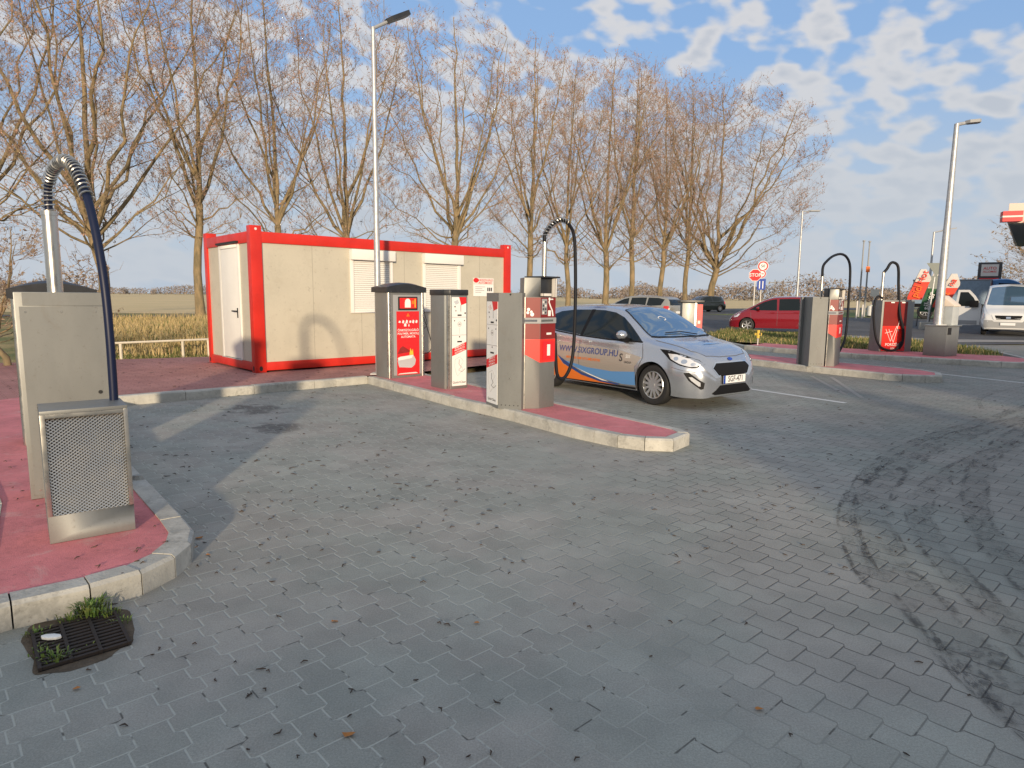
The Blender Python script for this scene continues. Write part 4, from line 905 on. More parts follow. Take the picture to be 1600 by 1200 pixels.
# ------------------------------------------------------------------ cars
def pchip(xs, ys):
    xs = np.array(xs, float); ys = np.array(ys, float); h = np.diff(xs); d = np.diff(ys)/h; n = len(xs); m = np.zeros(n)
    for i in range(1, n-1):
        if d[i-1]*d[i] > 0: w1 = 2*h[i]+h[i-1]; w2 = h[i]+2*h[i-1]; m[i] = (w1+w2)/(w1/d[i-1]+w2/d[i])
    m[0], m[-1] = d[0], d[-1]
    def f(x):
        i = min(n-2, max(0, int(np.searchsorted(xs, x)-1))); t = (x-xs[i])/h[i]; t = min(1, max(0, t))
        return (2*t**3-3*t*t+1)*ys[i]+(t**3-2*t*t+t)*h[i]*m[i]+(-2*t**3+3*t*t)*ys[i+1]+(t**3-t*t)*h[i]*m[i+1]
    return f
class Body:
    def __init__(s, tab):
        tab = sorted(tab); s.x0, s.x1 = tab[0][0], tab[-1][0]; xs = [r[0] for r in tab]
        s.f = [pchip(xs, [r[k] for r in tab]) for k in range(1, 10)]
        N = 240; a = np.linspace(0, 1, N); s.gx = s.x0+(s.x1-s.x0)*(0.5-0.5*np.cos(np.pi*a))
        s.sec = [s._section(x) for x in s.gx]; s.SY = np.array([q[0] for q in s.sec]); s.SZ = np.array([q[1] for q in s.sec])
    def _section(s, x):
        zb, ws, zm, wm, zbelt, wb, zr, wr, zt = (f(x) for f in s.f)
        pts = [(ws, zb), (ws+(wm-ws)*0.55, zb+(zm-zb)*0.35), (wm, zm), ((wm*0.45+wb*0.55), zm+(zbelt-zm)*0.62), (wb, zbelt), (wr+(wb-wr)*0.08, zr-(zr-zbelt)*0.10), (wr*0.94, zr+(zt-zr)*0.28), (wr*0.60, zr+(zt-zr)*0.74), (0, zt)]
        c = [np.array(p) for p in catmull([(p[0], p[1], 0) for p in pts], 5)]
        y = [0.0, ws*0.6]+[max(0, p[0]) for p in c]; z = [zb, zb]+[p[1] for p in c]
        z = np.maximum.accumulate(np.array(z)); return np.array(y), z
    def sect(s, x):
        i = int(np.searchsorted(s.gx, x)); i = min(len(s.gx)-1, max(1, i)); a = (x-s.gx[i-1])/(s.gx[i]-s.gx[i-1]); a = min(1, max(0, a))
        return s.SY[i-1]*(1-a)+s.SY[i]*a, s.SZ[i-1]*(1-a)+s.SZ[i]*a
    def Y(s, x, z):
        y, zz = s.sect(x); return float(np.interp(z, zz[2:], y[2:]))
    def Z(s, x, y):
        yy, zz = s.sect(x); k = int(np.argmax(yy)); return float(np.interp(abs(y), yy[k:][::-1], zz[k:][::-1]))
    def inside(s, x, y, z):
        yy, zz = s.sect(x)
        if z < zz[0] or z > zz[-1]: return False
        return abs(y) <= float(np.interp(z, zz[2:], yy[2:]))
    def X(s, y, z, front=True):
        a, b_ = (0.3*s.x1, s.x1) if front else (0.3*s.x0, s.x0)
        if s.inside(b_, y, z): return b_
        for _ in range(22):
            c = (a+b_)/2
            if s.inside(c, y, z): a = c
            else: b_ = c
        return a
def cut_poly(pts, step):
    bm = bmesh.new(); vs = [bm.verts.new((p[0], p[1], 0)) for p in pts]; bm.faces.new(vs)
    for ax in (0, 1):
        lo = min(p[ax] for p in pts); hi = max(p[ax] for p in pts); k = int((hi-lo)/step)
        for i in range(1, k+1):
            co = [0, 0, 0]; co[ax] = lo+(hi-lo)*i/(k+1); no = [0, 0, 0]; no[ax] = 1
            bmesh.ops.bisect_plane(bm, geom=bm.verts[:]+bm.edges[:]+bm.faces[:], plane_co=co, plane_no=no, dist=1e-6)
    bm.verts.index_update(); v = [(a.co.x, a.co.y) for a in bm.verts]; f = [tuple(q.index for q in a.verts) for a in bm.faces]; bm.free(); return v, f
def patch(mb, B, mode, pts, m, off=0.004, step=0.09, side=-1, tris=None):
    v, f = cut_poly(pts, step) if tris is None else tris
    out = []
    for a, b_ in v:
        if mode == 'side': out.append((a, side*(B.Y(a, b_)+off), b_))
        elif mode == 'top': out.append((a, b_, B.Z(a, b_)+off))
        elif mode == 'front': out.append((B.X(a, b_)+off, a, b_))
        elif mode == 'rear': out.append((B.X(a, b_, False)-off, a, b_))
    # orient outward
    ref = {'side': (0, side, 0), 'top': (0, 0, 1), 'front': (1, 0, 0), 'rear': (-1, 0, 0)}[mode]
    o2 = []
    for q in f:
        P = [np.array(out[i]) for i in q[:3]]; nn = np.cross(P[1]-P[0], P[2]-P[0]); o2.append(q if nn.dot(ref) >= 0 else q[::-1])
    mb.add(out, o2, m)
def line_pts(pl, w):
    "thin polygon around a 2-D polyline"
    o = offset_poly(pl, w/2, False); i = offset_poly(pl, -w/2, False); return o+i[::-1]
def ptext(mb, B, mode, s, cx, cz, size, m, off=0.006, side=-1, sx=1.0, flip=1, slope=0.0, rot90=False):
    vs, fs = text_mesh(s, size)
    if rot90: v = [(cx-y, cz+x*sx*flip) for x, y in vs]
    else: v = [(cx+flip*x*sx, cz+y+slope*x) for x, y in vs]
    patch(mb, B, mode, None, m, off, 1, side, (v, fs))
def wheel(parent, x, y, r, wd, side, rimr, spokes=7, twin=False, name='wheel'):
    def lathe(prof, m, mb, n=36):
        vs = []; k = len(prof)
        for i in range(n):
            a = 2*math.pi*i/n
            vs += [(x+p[1]*math.cos(a), y+side*p[0], r+p[1]*math.sin(a)) for p in prof]
        fs = []
        for i in range(n):
            for j in range(k-1):
                q = (i*k+j, i*k+j+1, ((i+1) % n)*k+j+1, ((i+1) % n)*k+j); fs.append(q if side < 0 else q[::-1])
        mb.add(vs, fs, m)
    m = MB(); lathe([(-wd, rimr*0.98), (-wd, r*0.93), (-wd+0.03, r), (-0.03, r), (-0.006, r*0.95), (0.0, r*0.86), (-0.008, rimr*1.04), (-0.02, rimr*0.99)], 'tyre', m)
    w = m.build(name, parent, smooth=True, local=True)
    m = MB(); lathe([(-0.09, 0.0), (-0.09, rimr*0.9), (-0.07, rimr*0.93)], 'dark', m); lathe([(-0.07, rimr*0.93), (-0.004, rimr*0.93), (-0.002, rimr*0.96), (-0.012, rimr*1.0), (-0.02, rimr*1.01)], 'rim', m)
    lathe([(-0.012, 0.0), (-0.012, rimr*0.15), (-0.022, rimr*0.2), (-0.05, rimr*0.21)], 'rim', m, 20)
    for i in range(spokes):
        for dlt in ((-0.10, 0.10) if twin else (0.0,)):
            a = 2*math.pi*(i+0.25)/spokes+dlt; ca, sa = math.cos(a), math.sin(a)
            hw0, hw1 = (rimr*0.10, rimr*0.085) if not twin else (rimr*0.045, rimr*0.055)
            if spokes < 8 and not twin: hw0, hw1 = rimr*0.13, rimr*0.10
            P = []
            for dd, dep in ((0, 0), (1, 0.03)):
                for rr_, hw in ((rimr*0.15, hw0), (rimr*0.95, hw1)):
                    for sg in (-1, 1):
                        P.append((x+rr_*ca-sg*hw*sa, y+side*(-0.014-dep+(0.004 if rr_ > rimr*.5 else 0)), r+rr_*sa+sg*hw*ca))
            fs = [(0, 1, 3, 2), (4, 6, 7, 5), (0, 2, 6, 4), (1, 5, 7, 3)]
            if side > 0: pass
            m.add(P, fs, 'rim')
    o = m.build('rim', w, smooth=False, local=True); o.data.update()
    bm = bmesh.new(); bm.from_mesh(o.data); bm.normal_update(); bm.to_mesh(o.data); bm.free()
    return w
def car_body(root, B, paint, axles, arch, NXT=96, track=None, lower=None):
    xs = B.x0+(B.x1-B.x0)*(0.5-0.5*np.cos(np.pi*np.linspace(0, 1, NXT)))
    mb = MB(); vs = []; ring = None
    for x in xs:
        y, z = B.sect(x); P = [(x, -a, b_) for a, b_ in zip(y, z)]+[(x, a, b_) for a, b_ in list(zip(y, z))[::-1][1:-1]]
        ring = len(P); vs += P
    n = len(xs); fs = [(i*ring+j, (i+1)*ring+j, (i+1)*ring+(j+1) % ring, i*ring+(j+1) % ring) for i in range(n-1) for j in range(ring)]
    fs += [tuple(range(ring)), tuple(range((n-1)*ring, n*ring))[::-1]]
    mb.add(vs, fs, paint); o = mb.build('body', root, smooth=True, ang=50, local=True)
    bm = bmesh.new(); bm.from_mesh(o.data); bmesh.ops.remove_doubles(bm, verts=bm.verts, dist=1e-4); bmesh.ops.recalc_face_normals(bm, faces=bm.faces); bm.to_mesh(o.data); bm.free()
    # wheel wells
    cm = MB()
    for ax in axles:
        for sd in (-1, 1):
            yo, yi = sd*1.3, sd*(B.Y(ax, 0.45)-0.27); n2 = 40
            ring2 = [(ax+arch[0]*math.cos(2*math.pi*k/n2), arch[1]+arch[0]*math.sin(2*math.pi*k/n2)) for k in range(n2)]
            v = [(a, yo, b_) for a, b_ in ring2]+[(a, yi, b_) for a, b_ in ring2]
            f = [(k, (k+1) % n2, n2+(k+1) % n2, n2+k) for k in range(n2)]+[tuple(range(n2))[::-1], tuple(range(n2, 2*n2))]
            if sd < 0: f = [q[::-1] for q in f]
            cm.add(v, f, 'dark')
    c = cm.build('cutter', None, local=True)
    bm = bmesh.new(); bm.from_mesh(c.data); bmesh.ops.recalc_face_normals(bm, faces=bm.faces); bm.to_mesh(c.data); bm.free()
    o.parent = None
    md = o.modifiers.new('b', 'BOOLEAN'); md.operation = 'DIFFERENCE'; md.object = c; md.solver = 'EXACT'; md.material_mode = 'TRANSFER'
    dg = bpy.context.evaluated_depsgraph_get(); dg.update(); me = bpy.data.meshes.new_from_object(o.evaluated_get(dg)); o.modifiers.clear(); o.data = me
    bpy.data.objects.remove(c); o.parent = root
    me.polygons.foreach_set('use_smooth', [True]*len(me.polygons)); me.set_sharp_from_angle(angle=R(48))
    return o
def build_part(root, name, fn, smooth=True, label=None):
    m = MB(); fn(m); o = m.build(name, root, smooth=smooth, ang=35, local=True)
    if label: o['label'] = label
    return o
def flip_table(tab, sx=1, sy=1, sz=1): return [(r[0]*sx, r[1]*sz, r[2]*sy, r[3]*sz, r[4]*sy, r[5]*sz, r[6]*sy, r[7]*sz, r[8]*sy, r[9]*sz) for r in tab]
FI = [(-2.02, .40, .40, .52, .50, .60, .48, .66, .36, .68), (-1.99, .30, .60, .52, .70, .66, .66, .76, .50, .80), (-1.90, .22, .72, .55, .81, .90, .70, 1.02, .56, 1.06),
      (-1.75, .20, .76, .60, .85, .98, .76, 1.24, .54, 1.29), (-1.55, .19, .79, .60, .865, 1.0, .80, 1.37, .53, 1.42), (-.9, .18, .80, .58, .867, .99, .82, 1.41, .55, 1.465),
      (-.2, .18, .80, .58, .867, .95, .825, 1.415, .56, 1.475), (.25, .18, .80, .58, .867, .93, .825, 1.37, .57, 1.43), (.6, .18, .80, .58, .867, .92, .82, 1.205, .64, 1.265),
      (.95, .18, .80, .58, .865, .915, .81, 1.01, .71, 1.06), (1.15, .18, .80, .58, .862, .89, .80, .945, .70, .99), (1.45, .18, .79, .56, .85, .85, .78, .90, .64, .945),
      (1.70, .17, .75, .54, .80, .78, .72, .83, .58, .875), (1.84, .17, .67, .52, .70, .71, .64, .76, .51, .805), (1.93, .17, .59, .48, .625, .63, .57, .68, .44, .725), (1.985, .18, .49, .44, .535, .55, .49, .60, .38, .64), (2.02, .24, .36, .40, .41, .46, .38, .49, .31, .52)]
def shape_common(root, B, paint, ax, wr, rimr, spokes, win_side, wind, twin=False, arch=1.16, sides=(-1, 1), handles=(), seams=(), mirror=None, glass='car_glass', mirror_m=None, pillar=None, rearwin=None):
    car_body(root, B, paint, ax, (wr*arch, wr*1.0))
    for a in ax:
        for sd in (-1, 1): wheel(root, a, sd*(B.Y(a, 0.5)-0.035), wr, 0.20, sd, rimr, spokes, twin)
    for sd in sides:
        for wp in win_side:
            build_part(root, 'side_window', lambda m: (patch(m, B, 'side', offset_poly(wp, -0.018, True) if False else wp, glass, 0.004, 0.08, sd),))
    if pillar:
        for sd in sides:
            build_part(root, 'door_pillar', lambda m: [patch(m, B, 'side', p, 'black_trim', 0.006, 0.08, sd) for p in pillar])
    if wind: build_part(root, 'windscreen', lambda m: patch(m, B, 'top', wind, 'windscreen_glass', 0.004, 0.07))
    if rearwin: build_part(root, 'rear_window', lambda m: patch(m, B, 'rear', rearwin, glass, 0.006, 0.08))
    for sd in sides:
        for (hx, hz) in handles: build_part(root, 'door_handle', lambda m: [m.box(hx-0.09, hx+0.09, min(sd*(B.Y(hx, hz)+0.004), sd*(B.Y(hx, hz)+0.034)), max(sd*(B.Y(hx, hz)+0.004), sd*(B.Y(hx, hz)+0.034)), hz-0.014, hz+0.014, paint)])
        for p in seams: build_part(root, 'door_seam', lambda m: patch(m, B, 'side', line_pts(p, 0.010), 'door_line', 0.0025, 0.08, sd))
        if mirror:
            mx, mz = mirror; y0 = B.Y(mx, mz)
            def mm(m):
                n = 12; rows = []
                for a, k in ((-0.07, 0.25), (-0.055, 0.8), (-0.01, 1.0), (0.045, 0.8), (0.075, 0.35)):
                    rows.append([(mx+a, sd*(y0+0.115+0.095*k*math.cos(2*math.pi*i/n)), mz+0.075+0.072*k*math.sin(2*math.pi*i/n)) for i in range(n)])
                vs = [p for r_ in rows for p in r_]; f = [(r_*n+i, r_*n+(i+1) % n, (r_+1)*n+(i+1) % n, (r_+1)*n+i) for r_ in range(4) for i in range(n)]+[tuple(range(n))[::-1], tuple(range(4*n, 5*n))]
                m.add(vs, f, mirror_m or paint)
                m.add([(mx-0.05, sd*(y0-0.01), mz-0.05), (mx+0.06, sd*(y0-0.01), mz-0.05), (mx+0.06, sd*(y0+0.15), mz-0.02), (mx-0.05, sd*(y0+0.15), mz-0.02), (mx-0.03, sd*(y0-0.01), mz+0.02), (mx+0.05, sd*(y0-0.01), mz+0.02), (mx+0.04, sd*(y0+0.09), mz+0.05), (mx-0.03, sd*(y0+0.09), mz+0.05)], [(0, 1, 2, 3), (4, 7, 6, 5), (0, 4, 5, 1), (1, 5, 6, 2), (2, 6, 7, 3), (3, 7, 4, 0)], 'black_trim')
            o = build_part(root, 'wing_mirror', mm)
            bm = bmesh.new(); bm.from_mesh(o.data); bmesh.ops.recalc_face_normals(bm, faces=bm.faces); bm.to_mesh(o.data); bm.free()

# ---- silver hatchback with livery
CARPOS = (1.955, 10.545, R(-53.5))
car = thing('silver_hatchback', 'silver hatchback with blue and orange stripes parked by the middle vacuum cleaner', 'car', (CARPOS[0], CARPOS[1], 0), None, CARPOS[2]); car.scale = (.918, .95, .95)
B = Body(FI)
fwin = [(.93, .935), (.78, 1.03), (.56, 1.165), (.36, 1.275), (.14, 1.345), (-.12, 1.375), (-.36, 1.38), (-.40, .965), (.2, .94)]
rwin = [(-.45, 1.38), (-.9, 1.37), (-1.25, 1.335), (-1.50, 1.25), (-1.42, 1.08), (-1.1, 1.02), (-.46, .97)]
wind = [(1.10, 0.0), (1.085, .30), (1.03, .56), (.98, .655), (.80, .625), (.55, .575), (.30, .515), (.27, .30), (.255, 0), (.27, -.30), (.30, -.515), (.55, -.575), (.80, -.625), (.98, -.655), (1.03, -.56), (1.085, -.30)]
shape_common(car, B, 'paint_silver', (-1.30, 1.19), .302, .208, 13, [fwin, rwin], wind, twin=False, sides=(-1, 1), handles=((-.27, .865),), seams=(
    [(.96, .90), (1.0, .70), (.90, .50), (.86, .24)], [(-.44, .96), (-.46, .6), (-.42, .3), (-.36, .22)], [(.86, .235), (-.36, .215)]), mirror=(.62, .945), pillar=[[(-.36, 1.385), (-.45, 1.385), (-.46, .96), (-.40, .96)], line_pts([(.95, .925), (.2, .928), (-.46, .955), (-1.1, 1.005), (-1.45, 1.065)], 0.02)])
def liv(m):
    for sd in (-1,):
        patch(m, B, 'side', [(.98, .70), (.55, .765), (.0, .80), (-.7, .825), (-1.75, .84), (-1.8, .46), (-.6, .42), (.2, .40), (.84, .42), (.84, .55)], 'livery_grey', 0.0015, 0.08, sd)
        patch(m, B, 'side', [(.85, .47), (.84, .26), (.55, .25), (.10, .29), (-.35, .37), (-.85, .52), (-.25, .445), (.35, .43)], 'livery_blue', 0.0030, 0.08, sd)
        patch(m, B, 'side', [(.50, .245), (.12, .265), (-.40, .345), (-1.0, .60), (-.85, .46), (-.38, .305), (.05, .235), (.45, .225)], 'livery_navy', 0.0042, 0.08, sd)
        patch(m, B, 'side', [(.40, .222), (.05, .232), (-.40, .30), (-.85, .45), (-1.10, .66), (-1.5, .80), (-1.62, .5), (-1.62, .24), (-.9, .205)], 'livery_orange', 0.0030, 0.08, sd)
        patch(m, B, 'side', [(.25, .255), (-.05, .31), (-.55, .42), (-.20, .325), (.10, .26)], 'white', 0.0050, 0.08, sd)
        ptext(m, B, 'side', 'WWW.SIXGROUP.HU', -.24, .715, .140, 'livery_navy', 0.0055, sd, sx=1.05, flip=1)
        ptext(m, B, 'side', 'MINDEN AMI NYOMDAIPAR', -.34, .58, .062, 'livery_orange', 0.0055, sd, sx=1.1, flip=1)
        ptext(m, B, 'side', 'S', .55, .66, .17, 'print_dark', 0.0055, sd); ptext(m, B, 'side', 'SIX', .70, .69, .07, 'white', 0.0055, sd); ptext(m, B, 'side', 'GROUP', .70, .60, .045, 'print_dark', 0.0055, sd)
build_part(car, 'side_livery', liv)
build_part(car, 'roof_lettering', lambda m: [ptext(m, B, 'side', 'WWW.SIXGROUP.HU', -.35, 1.418, .045, 'livery_navy', 0.003, -1)])
def hood(m):
    ptext(m, B, 'top', 'SIX', 1.45, .05, .17, 'livery_navy', 0.004, rot90=True, flip=1); patch(m, B, 'top', [(1.58, .30), (1.62, -.05), (1.60, -.22), (1.56, -.02)], 'livery_blue', 0.004, 0.05)
build_part(car, 'bonnet_lettering', hood)
build_part(car, 'bonnet_gap', lambda m: [patch(m, B, 'top', line_pts([(1.12, .70), (1.4, .655), (1.7, .59), (1.86, .45), (1.905, .2), (1.91, 0), (1.905, -.2), (1.86, -.45), (1.7, -.59), (1.4, -.655), (1.12, -.70)], 0.008), 'door_line', 0.003, 0.08)])
build_part(car, 'windscreen_trim', lambda m: [patch(m, B, 'top', line_pts([(1.00, .68), (1.06, .58), (1.115, .30), (1.13, 0), (1.115, -.30), (1.06, -.58), (1.00, -.68)], 0.045), 'black_trim', 0.006, 0.08),
   patch(m, B, 'top', line_pts([(.99, -.672), (.80, -.642), (.55, -.592), (.285, -.53), (.25, -.30), (.24, 0), (.25, .30), (.285, .53), (.55, .592), (.8, .642), (.99, .672)], 0.016), 'black_trim', 0.0055, 0.08)])
build_part(car, 'wiper', lambda m: [m.tube([(1.08, .3, B.Z(1.08, .3)+.02), (1.0, 0.0, B.Z(1.0, 0)+.025), (.99, -.35, B.Z(.99, -.35)+.02)], 0.008, 'black_trim', 5)])
gr = [(-.42, .60), (-.34, .665), (.34, .665), (.42, .60), (.33, .495), (-.33, .495)]
def front_panel(m):
    patch(m, B, 'front', offset_poly(gr, 0.018, True) if False else [(-.445, .60), (-.355, .682), (.355, .682), (.445, .60), (.345, .48), (-.345, .48)], 'chrome', 0.003, 0.05)
    patch(m, B, 'front', gr, 'black_trim', 0.008, 0.05)
build_part(car, 'front_grille', front_panel)
build_part(car, 'lower_grille', lambda m: [patch(m, B, 'front', [(-.46, .235), (-.30, .35), (.30, .35), (.46, .235), (.40, .215), (-.40, .215)], 'black_trim', 0.006, 0.05)])
def plate(m):
    F = Fr((2.034, 0.26, .375), rv=(0, -1, 0)); F = Fr((2.034, -0.26, .375), rv=(0, 1, 0))
    m.fbox(F, -.01, .53, -.008, .12, 0, .010, 'black_trim'); m.fbox(F, .0, .52, .0, .112, .010, .014, 'plate_white'); m.fbox(F, .0, .045, .0, .112, .014, .015, 'sign_blue'); m.text(F, 'SGF-471', .285, .056, .118, .0155, 'print_dark', sx=.88)
build_part(car, 'number_plate', plate, False)
for sd in (-1, 1):
    hl = [(1.30, .845), (1.50, .835), (1.72, .775), (1.86, .715), (1.925, .655), (1.90, .615), (1.82, .60), (1.66, .635), (1.50, .70), (1.42, .76)]
    def lampf(m):
        patch(m, B, 'side', hl, 'black_trim', 0.004, 0.05, sd); patch(m, B, 'side', [(1.46, .79), (1.60, .785), (1.78, .73), (1.90, .655), (1.87, .625), (1.80, .618), (1.66, .655), (1.52, .715)], 'lamp_lens', 0.008, 0.05, sd)
        for cx, cz, rr_ in ((1.60, .725, .035), (1.72, .69, .04), (1.83, .655, .03)): patch(m, B, 'side', [(cx+rr_*math.cos(a*.5236), cz+rr_*.8*math.sin(a*.5236)) for a in range(12)], 'chrome', 0.012, 0.05, sd)
    build_part(car, 'headlight', lampf)
    build_part(car, 'fog_lamp', lambda m: [patch(m, B, 'side', [(1.74, .53), (1.80, .54), (1.965, .395), (1.955, .31), (1.93, .30), (1.80, .42)], 'black_trim', 0.005, 0.05, sd), patch(m, B, 'side', [(1.80, .475), (1.84, .475), (1.93, .40), (1.93, .345), (1.91, .35), (1.83, .425)], 'lamp_lens', 0.010, 0.05, sd)])
for sd in (-1, 1):
    build_part(car, 'sill_trim', lambda m: patch(m, B, 'side', [(.84, .225), (-.95, .205), (-.95, .19), (.84, .19)], 'black_trim', 0.004, 0.1, sd))
    build_part(car, 'bumper_crease', lambda m: patch(m, B, 'side', line_pts([(1.55, .60), (1.72, .565), (1.88, .545), (1.955, .50)], 0.007), 'door_line', 0.002, 0.06, sd))
build_part(car, 'badge', lambda m: [patch(m, B, 'front', [(.055*math.cos(a*.5236), .715+.022*math.sin(a*.5236)) for a in range(12)], 'sign_blue', 0.010, 0.05)])
build_part(car, 'windscreen_sticker', lambda m: [patch(m, B, 'top', line_pts([(.62+.05*math.cos(a*.6), -.03+.075*math.sin(a*.6)) for a in range(9)], 0.014), 'white', 0.008, 0.05)])

# ---- red people carrier seen from its left side
MPV = [(-2.1, .40, .45, .52, .52, .70, .50, .80, .40, .84), (-2.05, .26, .64, .54, .74, .90, .70, 1.05, .55, 1.10), (-1.92, .22, .76, .58, .83, 1.0, .76, 1.42, .58, 1.50), (-1.6, .20, .80, .6, .86, 1.0, .80, 1.52, .58, 1.60),
       (-.6, .19, .81, .6, .87, .96, .82, 1.545, .59, 1.625), (.1, .19, .81, .6, .87, .94, .82, 1.52, .60, 1.60), (.6, .19, .81, .6, .87, .93, .82, 1.38, .64, 1.45), (1.1, .19, .81, .6, .865, .92, .81, 1.12, .70, 1.17),
       (1.4, .19, .80, .58, .85, .88, .79, .98, .68, 1.03), (1.7, .19, .77, .56, .80, .80, .73, .86, .60, .90), (1.92, .19, .68, .52, .70, .68, .64, .73, .52, .76), (2.05, .20, .54, .46, .58, .56, .53, .60, .42, .64), (2.10, .26, .40, .42, .44, .48, .42, .50, .34, .52)]
def simple_car(name, label, tab, pos, rz, paint, ax, wr, wins, wind, spokes, sides, mirror, handles, seams, rearwin=None, group=None, scale=1.0, lights=None, rimr=None, z=0):
    z = terr(*pos); c = thing(name, label, 'car', (pos[0], pos[1], z), group, rz); c.scale = (scale,)*3; Bx = Body(tab)
    shape_common(c, Bx, paint, ax, wr, rimr or wr*.66, spokes, wins, wind, sides=(-1, 1), handles=handles, seams=seams, mirror=mirror, rearwin=rearwin)
    x1, x0 = Bx.x1, Bx.x0
    if lights:
        for sd in (-1, 1):
            build_part(c, 'headlight', lambda m: patch(m, Bx, 'side', lights[0], 'lamp_lens', .006, .08, sd)); build_part(c, 'tail_light', lambda m: patch(m, Bx, 'side', lights[1], 'tail_red', .008, .05, sd))
    build_part(c, 'bumper_grille', lambda m: patch(m, Bx, 'front', [(-.42, .42), (-.38, .52), (.38, .52), (.42, .42), (.36, .32), (-.36, .32)], 'black_trim', .006, .08))
    def pl(m):
        F = Fr((x0-.02, .26, .62), rv=(0, -1, 0)); m.fbox(F, 0, .52, 0, .112, 0, .012, 'plate_white')
    build_part(c, 'number_plate', pl, False)
    return c, Bx
rp = (12.12, 30.2)
mw1 = [(1.22, .985), (.95, 1.17), (.62, 1.345), (.30, 1.45), (.08, 1.48), (.05, .975)]; mw2 = [(-.02, 1.485), (-.5, 1.50), (-.85, 1.50), (-.90, .995), (-.03, .98)]; mw3 = [(-.97, 1.495), (-1.5, 1.47), (-1.80, 1.36), (-1.75, 1.06), (-.98, 1.0)]
simple_car('red_people_carrier', 'dark red people carrier parked side-on behind the first right-hand island', MPV, rp, R(156), 'paint_red', (-1.32, 1.28), .31, [mw1, mw2, mw3],
           [(1.30, 0), (1.24, .5), (1.13, .66), (.6, .59), (.22, .54), (.2, 0), (.22, -.54), (.6, -.59), (1.13, -.66), (1.24, -.5)], 6, (1,), (.85, 1.0), ((.22, .88), (-.75, .90)), ([(1.15, .95), (1.12, .6), (1.0, .28)], [(.02, .97), (.02, .3)], [(-.93, .99), (-.95, .6), (-.80, .3)]),
           lights=([(1.55, .86), (1.75, .82), (1.92, .70), (1.88, .64), (1.7, .68)], [(-1.95, 1.3), (-1.86, 1.3), (-1.95, .85), (-2.03, .85)]))
# ---- beige estate seen from behind
WAG = [(-2.35, .40, .50, .55, .58, .70, .56, .78, .44, .82), (-2.30, .28, .68, .56, .78, .88, .72, .98, .56, 1.03), (-2.18, .24, .78, .6, .86, .98, .78, 1.22, .60, 1.28), (-1.95, .22, .82, .6, .885, .98, .82, 1.38, .57, 1.43), (-1.0, .20, .83, .6, .89, .95, .84, 1.42, .57, 1.485),
       (-.2, .19, .83, .6, .89, .93, .84, 1.42, .58, 1.49), (.3, .19, .83, .6, .89, .92, .84, 1.36, .60, 1.43), (.75, .19, .83, .6, .89, .91, .83, 1.16, .67, 1.22), (1.1, .19, .83, .58, .885, .90, .82, .98, .72, 1.03), (1.5, .19, .82, .58, .87, .86, .80, .91, .66, .95), (2.0, .19, .76, .56, .80, .78, .73, .83, .58, .87), (2.25, .20, .62, .52, .67, .66, .62, .70, .50, .73), (2.36, .24, .46, .45, .52, .54, .5, .57, .4, .6)]
ww1 = [(1.0, .95), (.7, 1.15), (.35, 1.30), (.05, 1.365), (-.02, .945)]; ww2 = [(-.10, 1.37), (-.6, 1.385), (-.95, 1.385), (-1.0, .965), (-.10, .95)]; ww3 = [(-1.05, 1.385), (-1.6, 1.37), (-1.95, 1.30), (-1.85, 1.02), (-1.06, .97)]
sp = ray(1010, 38.5)
simple_car('beige_estate_car', 'beige silver estate car seen from behind, passing beyond the silver hatchback', WAG, ray(992, 34.0), R(138), 'paint_beige', (-1.35, 1.40), .33, [ww1, ww2, ww3],
           [(1.08, 0), (1.0, .6), (.3, .53), (.28, 0), (.3, -.53), (1.0, -.6)], 7, (1,), (.75, .95), ((.12, .86), (-.85, .88)), ([(1.0, .9), (.95, .3)], [(-.06, .94), (-.06, .3)], [(-1.03, .96), (-1.1, .5)]),
           rearwin=[(-.56, 1.30), (.56, 1.30), (.64, 1.02), (-.64, 1.02)], lights=([(1.9, .80), (2.15, .74), (2.2, .64), (1.9, .68)], [(-2.29, .72), (-2.0, .80), (-2.02, .99), (-2.24, .99), (-2.29, .85)]))
# ---- black hatchback far off
hb_ = flip_table(FI, 1.02, 1.0, .98)
simple_car('black_hatchback', 'small black hatchback turning on the far road below the last poplar', hb_, ray(1095, 60.0), R(205), 'paint_black', (-1.30, 1.21), .31, [[(a, b_*.98) for a, b_ in fwin], [(a, b_*.98) for a, b_ in rwin]],
           [(a*1.02, b_) for a, b_ in wind], 7, (1, -1), (.6, .93), ((-.27, .86),), (), lights=([(1.35, .82), (1.6, .80), (1.86, .68), (1.84, .61), (1.6, .64)], [(-1.95, .95), (-1.7, .95), (-1.75, .72), (-1.97, .72)]), z=0.22)
# ---- white van
VAN = [(-2.9, .35, .80, .6, .90, 1.2, .90, 2.05, .78, 2.15), (-2.85, .30, .86, .6, .97, 1.2, .96, 2.12, .80, 2.24), (-1.5, .30, .88, .6, 1.0, 1.2, .985, 2.14, .82, 2.26), (.6, .30, .88, .6, 1.0, 1.2, .98, 2.14, .82, 2.25), (1.15, .30, .88, .6, 1.0, 1.2, .97, 2.05, .80, 2.17),
       (1.5, .30, .88, .6, 1.0, 1.2, .97, 1.75, .82, 1.85), (1.95, .28, .88, .6, 1.0, 1.15, .95, 1.28, .88, 1.36), (2.15, .27, .88, .58, .99, 1.08, .92, 1.14, .84, 1.20), (2.40, .26, .86, .56, .96, .96, .88, 1.02, .78, 1.07), (2.58, .26, .82, .52, .90, .82, .80, .90, .66, .94), (2.66, .30, .70, .48, .78, .64, .70, .72, .55, .76)]
vp_ = ray(1571, 30.5)
vb = thing('white_van', 'white panel van facing the forecourt with its side door open, at the right edge', 'van', (*vp_, 0), None, R(-127)); BV = Body(VAN)
